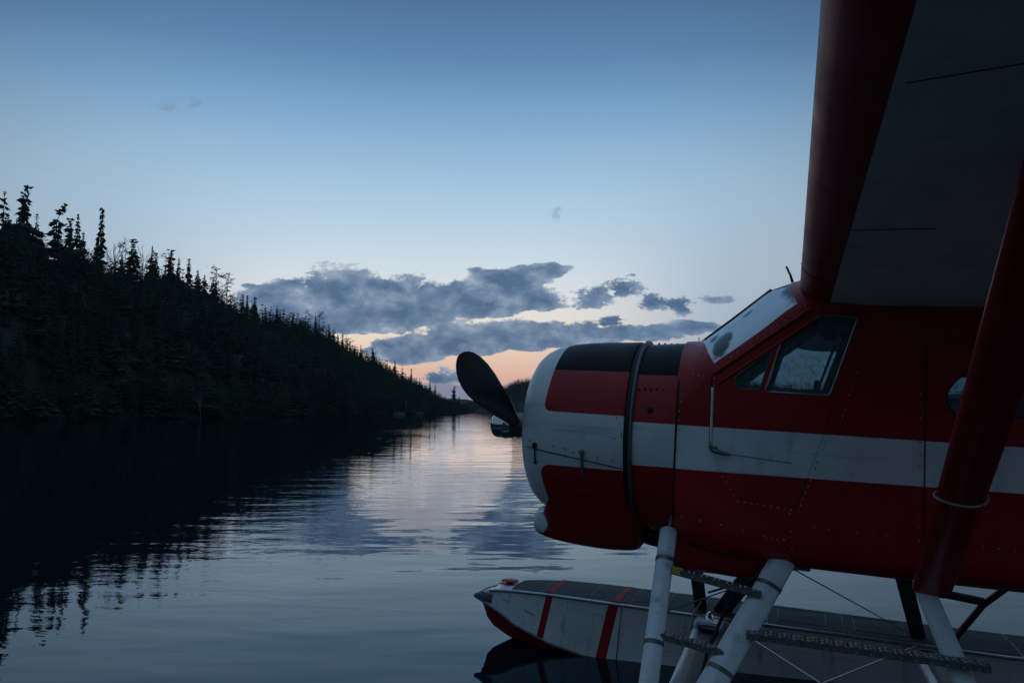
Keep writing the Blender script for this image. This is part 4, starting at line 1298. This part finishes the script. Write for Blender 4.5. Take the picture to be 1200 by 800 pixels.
make_float(1.50, -1); make_float(-1.50, 1)

# ---- float struts, spreader bars, steps and wires
def band(p0, p1, u, chord, thick, par, mat='dull'):
    a = Vector(p0).lerp(Vector(p1), u); d = (Vector(p1) - Vector(p0)).normalized() * .012
    mesh('strut_band', *fairing(a - d, a + d, chord + .007, thick + .007, (1, 0, 0), 20, 1, False), M[mat], par, True, 50)


ST = {'front': ((1.122, .50, -.52), (1.142, 1.36, -1.40), .098, .058), 'rear': ((1.75, .53, -.62), (1.295, 1.36, -1.40), .138, .066), 'aft': ((2.43, .52, -.66), (2.685, 1.36, -1.40), .102, .055)}
for s in (-1, 1):
    for nm, (a, b, c, t) in ST.items():
        a = (a[0], a[1] * s, a[2]); b = (b[0], b[1] * s, b[2])
        o = mesh('float_strut', *fairing(a, b, c, t, (1, 0, 0), 24), M['strut_white'] if s < 0 else M['strut_shaded'], plane, True, 35)  # starboard struts take the strut colour darkened for shade
        if nm == 'front':
            for u in (.17, .58): band(a, b, u, c, t, o)
            mesh('strut_fitting', *tube([(1.135, s * .49, -.44), (1.13, s * .49, -.50), (1.125, s * .51, -.54)], [.010, .016, .022], 10), M['dull'], o, True)
        if nm == 'rear':
            for u in (.16, .62): band(a, b, u, c, t, o)
            mb = MB(); mb.add(*box((1.80, s * .50, -.64), (.05, .05, .07), None, .01)); mb.add(*box((1.86, s * .50, -.625), (.05, .05, .05), None, .008)); mb.add(*box((1.84, s * .50, -.662), (.10, .06, .016), None, .004))
            mb.out('strut_fitting', M['dull'], o)
        if nm == 'aft':
            mesh('strut_fitting', *tube([(2.43, s * .50, -.62), (2.43, s * .52, -.68)], .03, 10), M['dull'], o, True)
# spreader bars between the floats
for x, zz, nmz in ((1.235, -1.47, 'front'), (2.72, -1.47, 'rear')):
    sp = mesh('spreader_bar', *fairing((x, 1.22, zz), (x, -1.22, zz), .19 if nmz == 'front' else .16, .07, (1, 0, 0), 28), M['strut_shaded'], plane, True, 35)  # bar body coloured dark for the shade under the fuselage
    mesh('spreader_lit_edge', *tube([(x - (.082 if nmz == 'front' else .07), 1.0, zz + .012), (x - (.082 if nmz == 'front' else .07), -1.22, zz + .012)], .028, 10), M['strut_white'], sp, True)  # white tube stands in for the bar's lit front edge
    if nmz == 'front':
        mb = MB(); mb.add(*box((1.235, 1.02, -1.405), (.20, .16, .030), None, .012)); mb.add(*box((1.150, 1.02, -1.42), (.030, .22, .05), None, .01)); mb.add(*box((1.32, 1.02, -1.42), (.030, .22, .05), None, .01)); mb.out('spreader_bracket', M['strut_white'], sp)
        mb = MB(); mb.add(*tube([(1.235, 1.05, -1.39), (1.235, 1.05, -1.355), (1.235, 1.05, -1.335)], [.035, .026, .008], 14)); mb.out('bracket_bolt', M['chrome'], sp, True)
        mb = MB(); mb.add(*box((1.245, .90, -1.420), (.13, .12, .02), None, .01)); mb.out('bracket_slot', M['black'], sp)

TREAD = plain('tread_metal', (0.20, 0.205, 0.20), 0.42, 0.6, 0.3, 30, 0.001)


def step(p0, p1, depth=.072, lip=.022, tape=False, parent=plane):
    """folded tread plate with raised lozenges"""
    p0, p1 = Vector(p0), Vector(p1); d = (p1 - p0).normalized(); L = (p1 - p0).length; y = Vector((0, -1, 0)); z = d.cross(y).normalized()
    if z.z < 0: z = -z
    mb = MB(); a = y * depth / 2; t = z * .004
    mb.add(*loft([[q - a + t, q + a + t, q + a - t - z * lip, q + a * .93 - t - z * lip, q + a * .93 - t, q - a * .93 - t, q - a * .93 - t - z * lip, q - a - t - z * lip] for q in (p0, p1)]))
    pl = mb.out('step_plate', TREAD, parent)
    mb = MB(); n = int(L / .032)
    for i in range(n):
        for j in range(4):
            c = p0 + d * ((i + .5 + .25 * (j % 2)) * L / n) + y * ((j - 1.5) * depth / 4.6) + z * .0045; sg = 1 if (i + j) % 2 else -1
            u = (d + y * sg).normalized() * .013; w = (d - y * sg).normalized() * .0042
            mb.add([c - u, c + w, c + u, c - w, c + z * .004], [(0, 1, 4), (1, 2, 4), (2, 3, 4), (3, 0, 4)])
        c = p0 + d * ((i + .5) * L / n) + a * 1.005 - z * .018; sg = 1 if i % 2 else -1
        u = (d + z * sg).normalized() * .009; w = (d - z * sg).normalized() * .0028; mb.add([c - u, c + w, c + u, c - w, c + y * .004], [(0, 1, 4), (1, 2, 4), (2, 3, 4), (3, 0, 4)])
    o = mb.out('tread_pattern', M['bare'], pl); o['kind'] = 'stuff'
    if tape:
        mb = MB(); mb.add(*[*loft([[q - a * .8 + t * 1.5, q + a * 1.01 + t * 1.5, q + a * 1.03 - z * lip * .9, q + a * 1.01 - z * lip * .9] for q in (p0 + d * .004, p0 + d * .05)])]); mb.out('tape', M['yellow'], pl)
    return pl


for s in (-1,):
    step((1.175, s * .70, -.700), (1.645, s * .735, -.765), tape=(s < 0)); step((1.165, s * .95, -.985), (1.48, s * .98, -1.020))
    step((1.585, s * .91, -.930), (2.66, s * .90, -.930), .10, .022)
# wires and hoses
WR = [((1.30, 1.20, -1.41), (2.66, -1.2, -1.41), .005, 'bare', 'bracing_wire'), ((2.66, 1.20, -1.41), (1.30, -1.2, -1.41), .005, 'bare', 'bracing_wire'),
      ((1.76, -.45, -.66), (2.62, 1.4, -1.38), .0035, 'black', 'bracing_wire'), ((1.76, -.50, -.68), (1.17, -.85, -.90), .0035, 'dull', 'bracing_wire')]
for a, b, r, m, nm in WR: mesh(nm, *tube([a, b], r, 6), M[m], plane, True)
mesh('hose', *tube([(1.70, -.56, -.64), (1.60, -.62, -.72), (1.52, -.60, -.78), (1.46, -.65, -.90), (1.38, -.75, -1.10), (1.36, -.9, -1.25)], .010, 8), M['black'], plane, True)
mesh('hose', *tube([(1.66, -.52, -.68), (1.62, -.60, -.73), (1.50, -.66, -.76), (1.36, -.55, -.84)], .006, 8), M['black'], plane, True)
mesh('hose', *tube([(1.16, 1.2, -1.30), (1.10, 1.15, -1.40), (1.10, 1.12, -1.50)], .007, 6), M['rope'], plane, True)
mesh('rear_ladder', *tube([(2.62, .9, -.98), (2.80, .95, -.99), (3.02, 1.0, -1.02)], .028, 8), M['black'], plane, True, 40)
mesh('rear_ladder', *tube([(3.16, .98, -.90), (3.02, 1.0, -1.04), (2.86, 1.05, -1.30)], .022, 8), M['black'], plane, True, 40)

# evening haze over the lake
hz = mesh('haze', *box((0, 900, 44), (2400, 5000, 91)))
hm = bpy.data.materials.new('haze'); hm.use_nodes = True; n = hm.node_tree; n.nodes.clear()
pv = n.nodes.new('ShaderNodeVolumePrincipled'); pv.inputs['Density'].default_value = 0.00007; pv.inputs['Color'].default_value = (0.60, 0.82, 1.0, 1)
oo = n.nodes.new('ShaderNodeOutputMaterial'); n.links.new(pv.outputs[0], oo.inputs['Volume']); hz.data.materials.append(hm); hz['kind'] = 'stuff'
hz['label'] = 'thin blue evening haze over the lake'
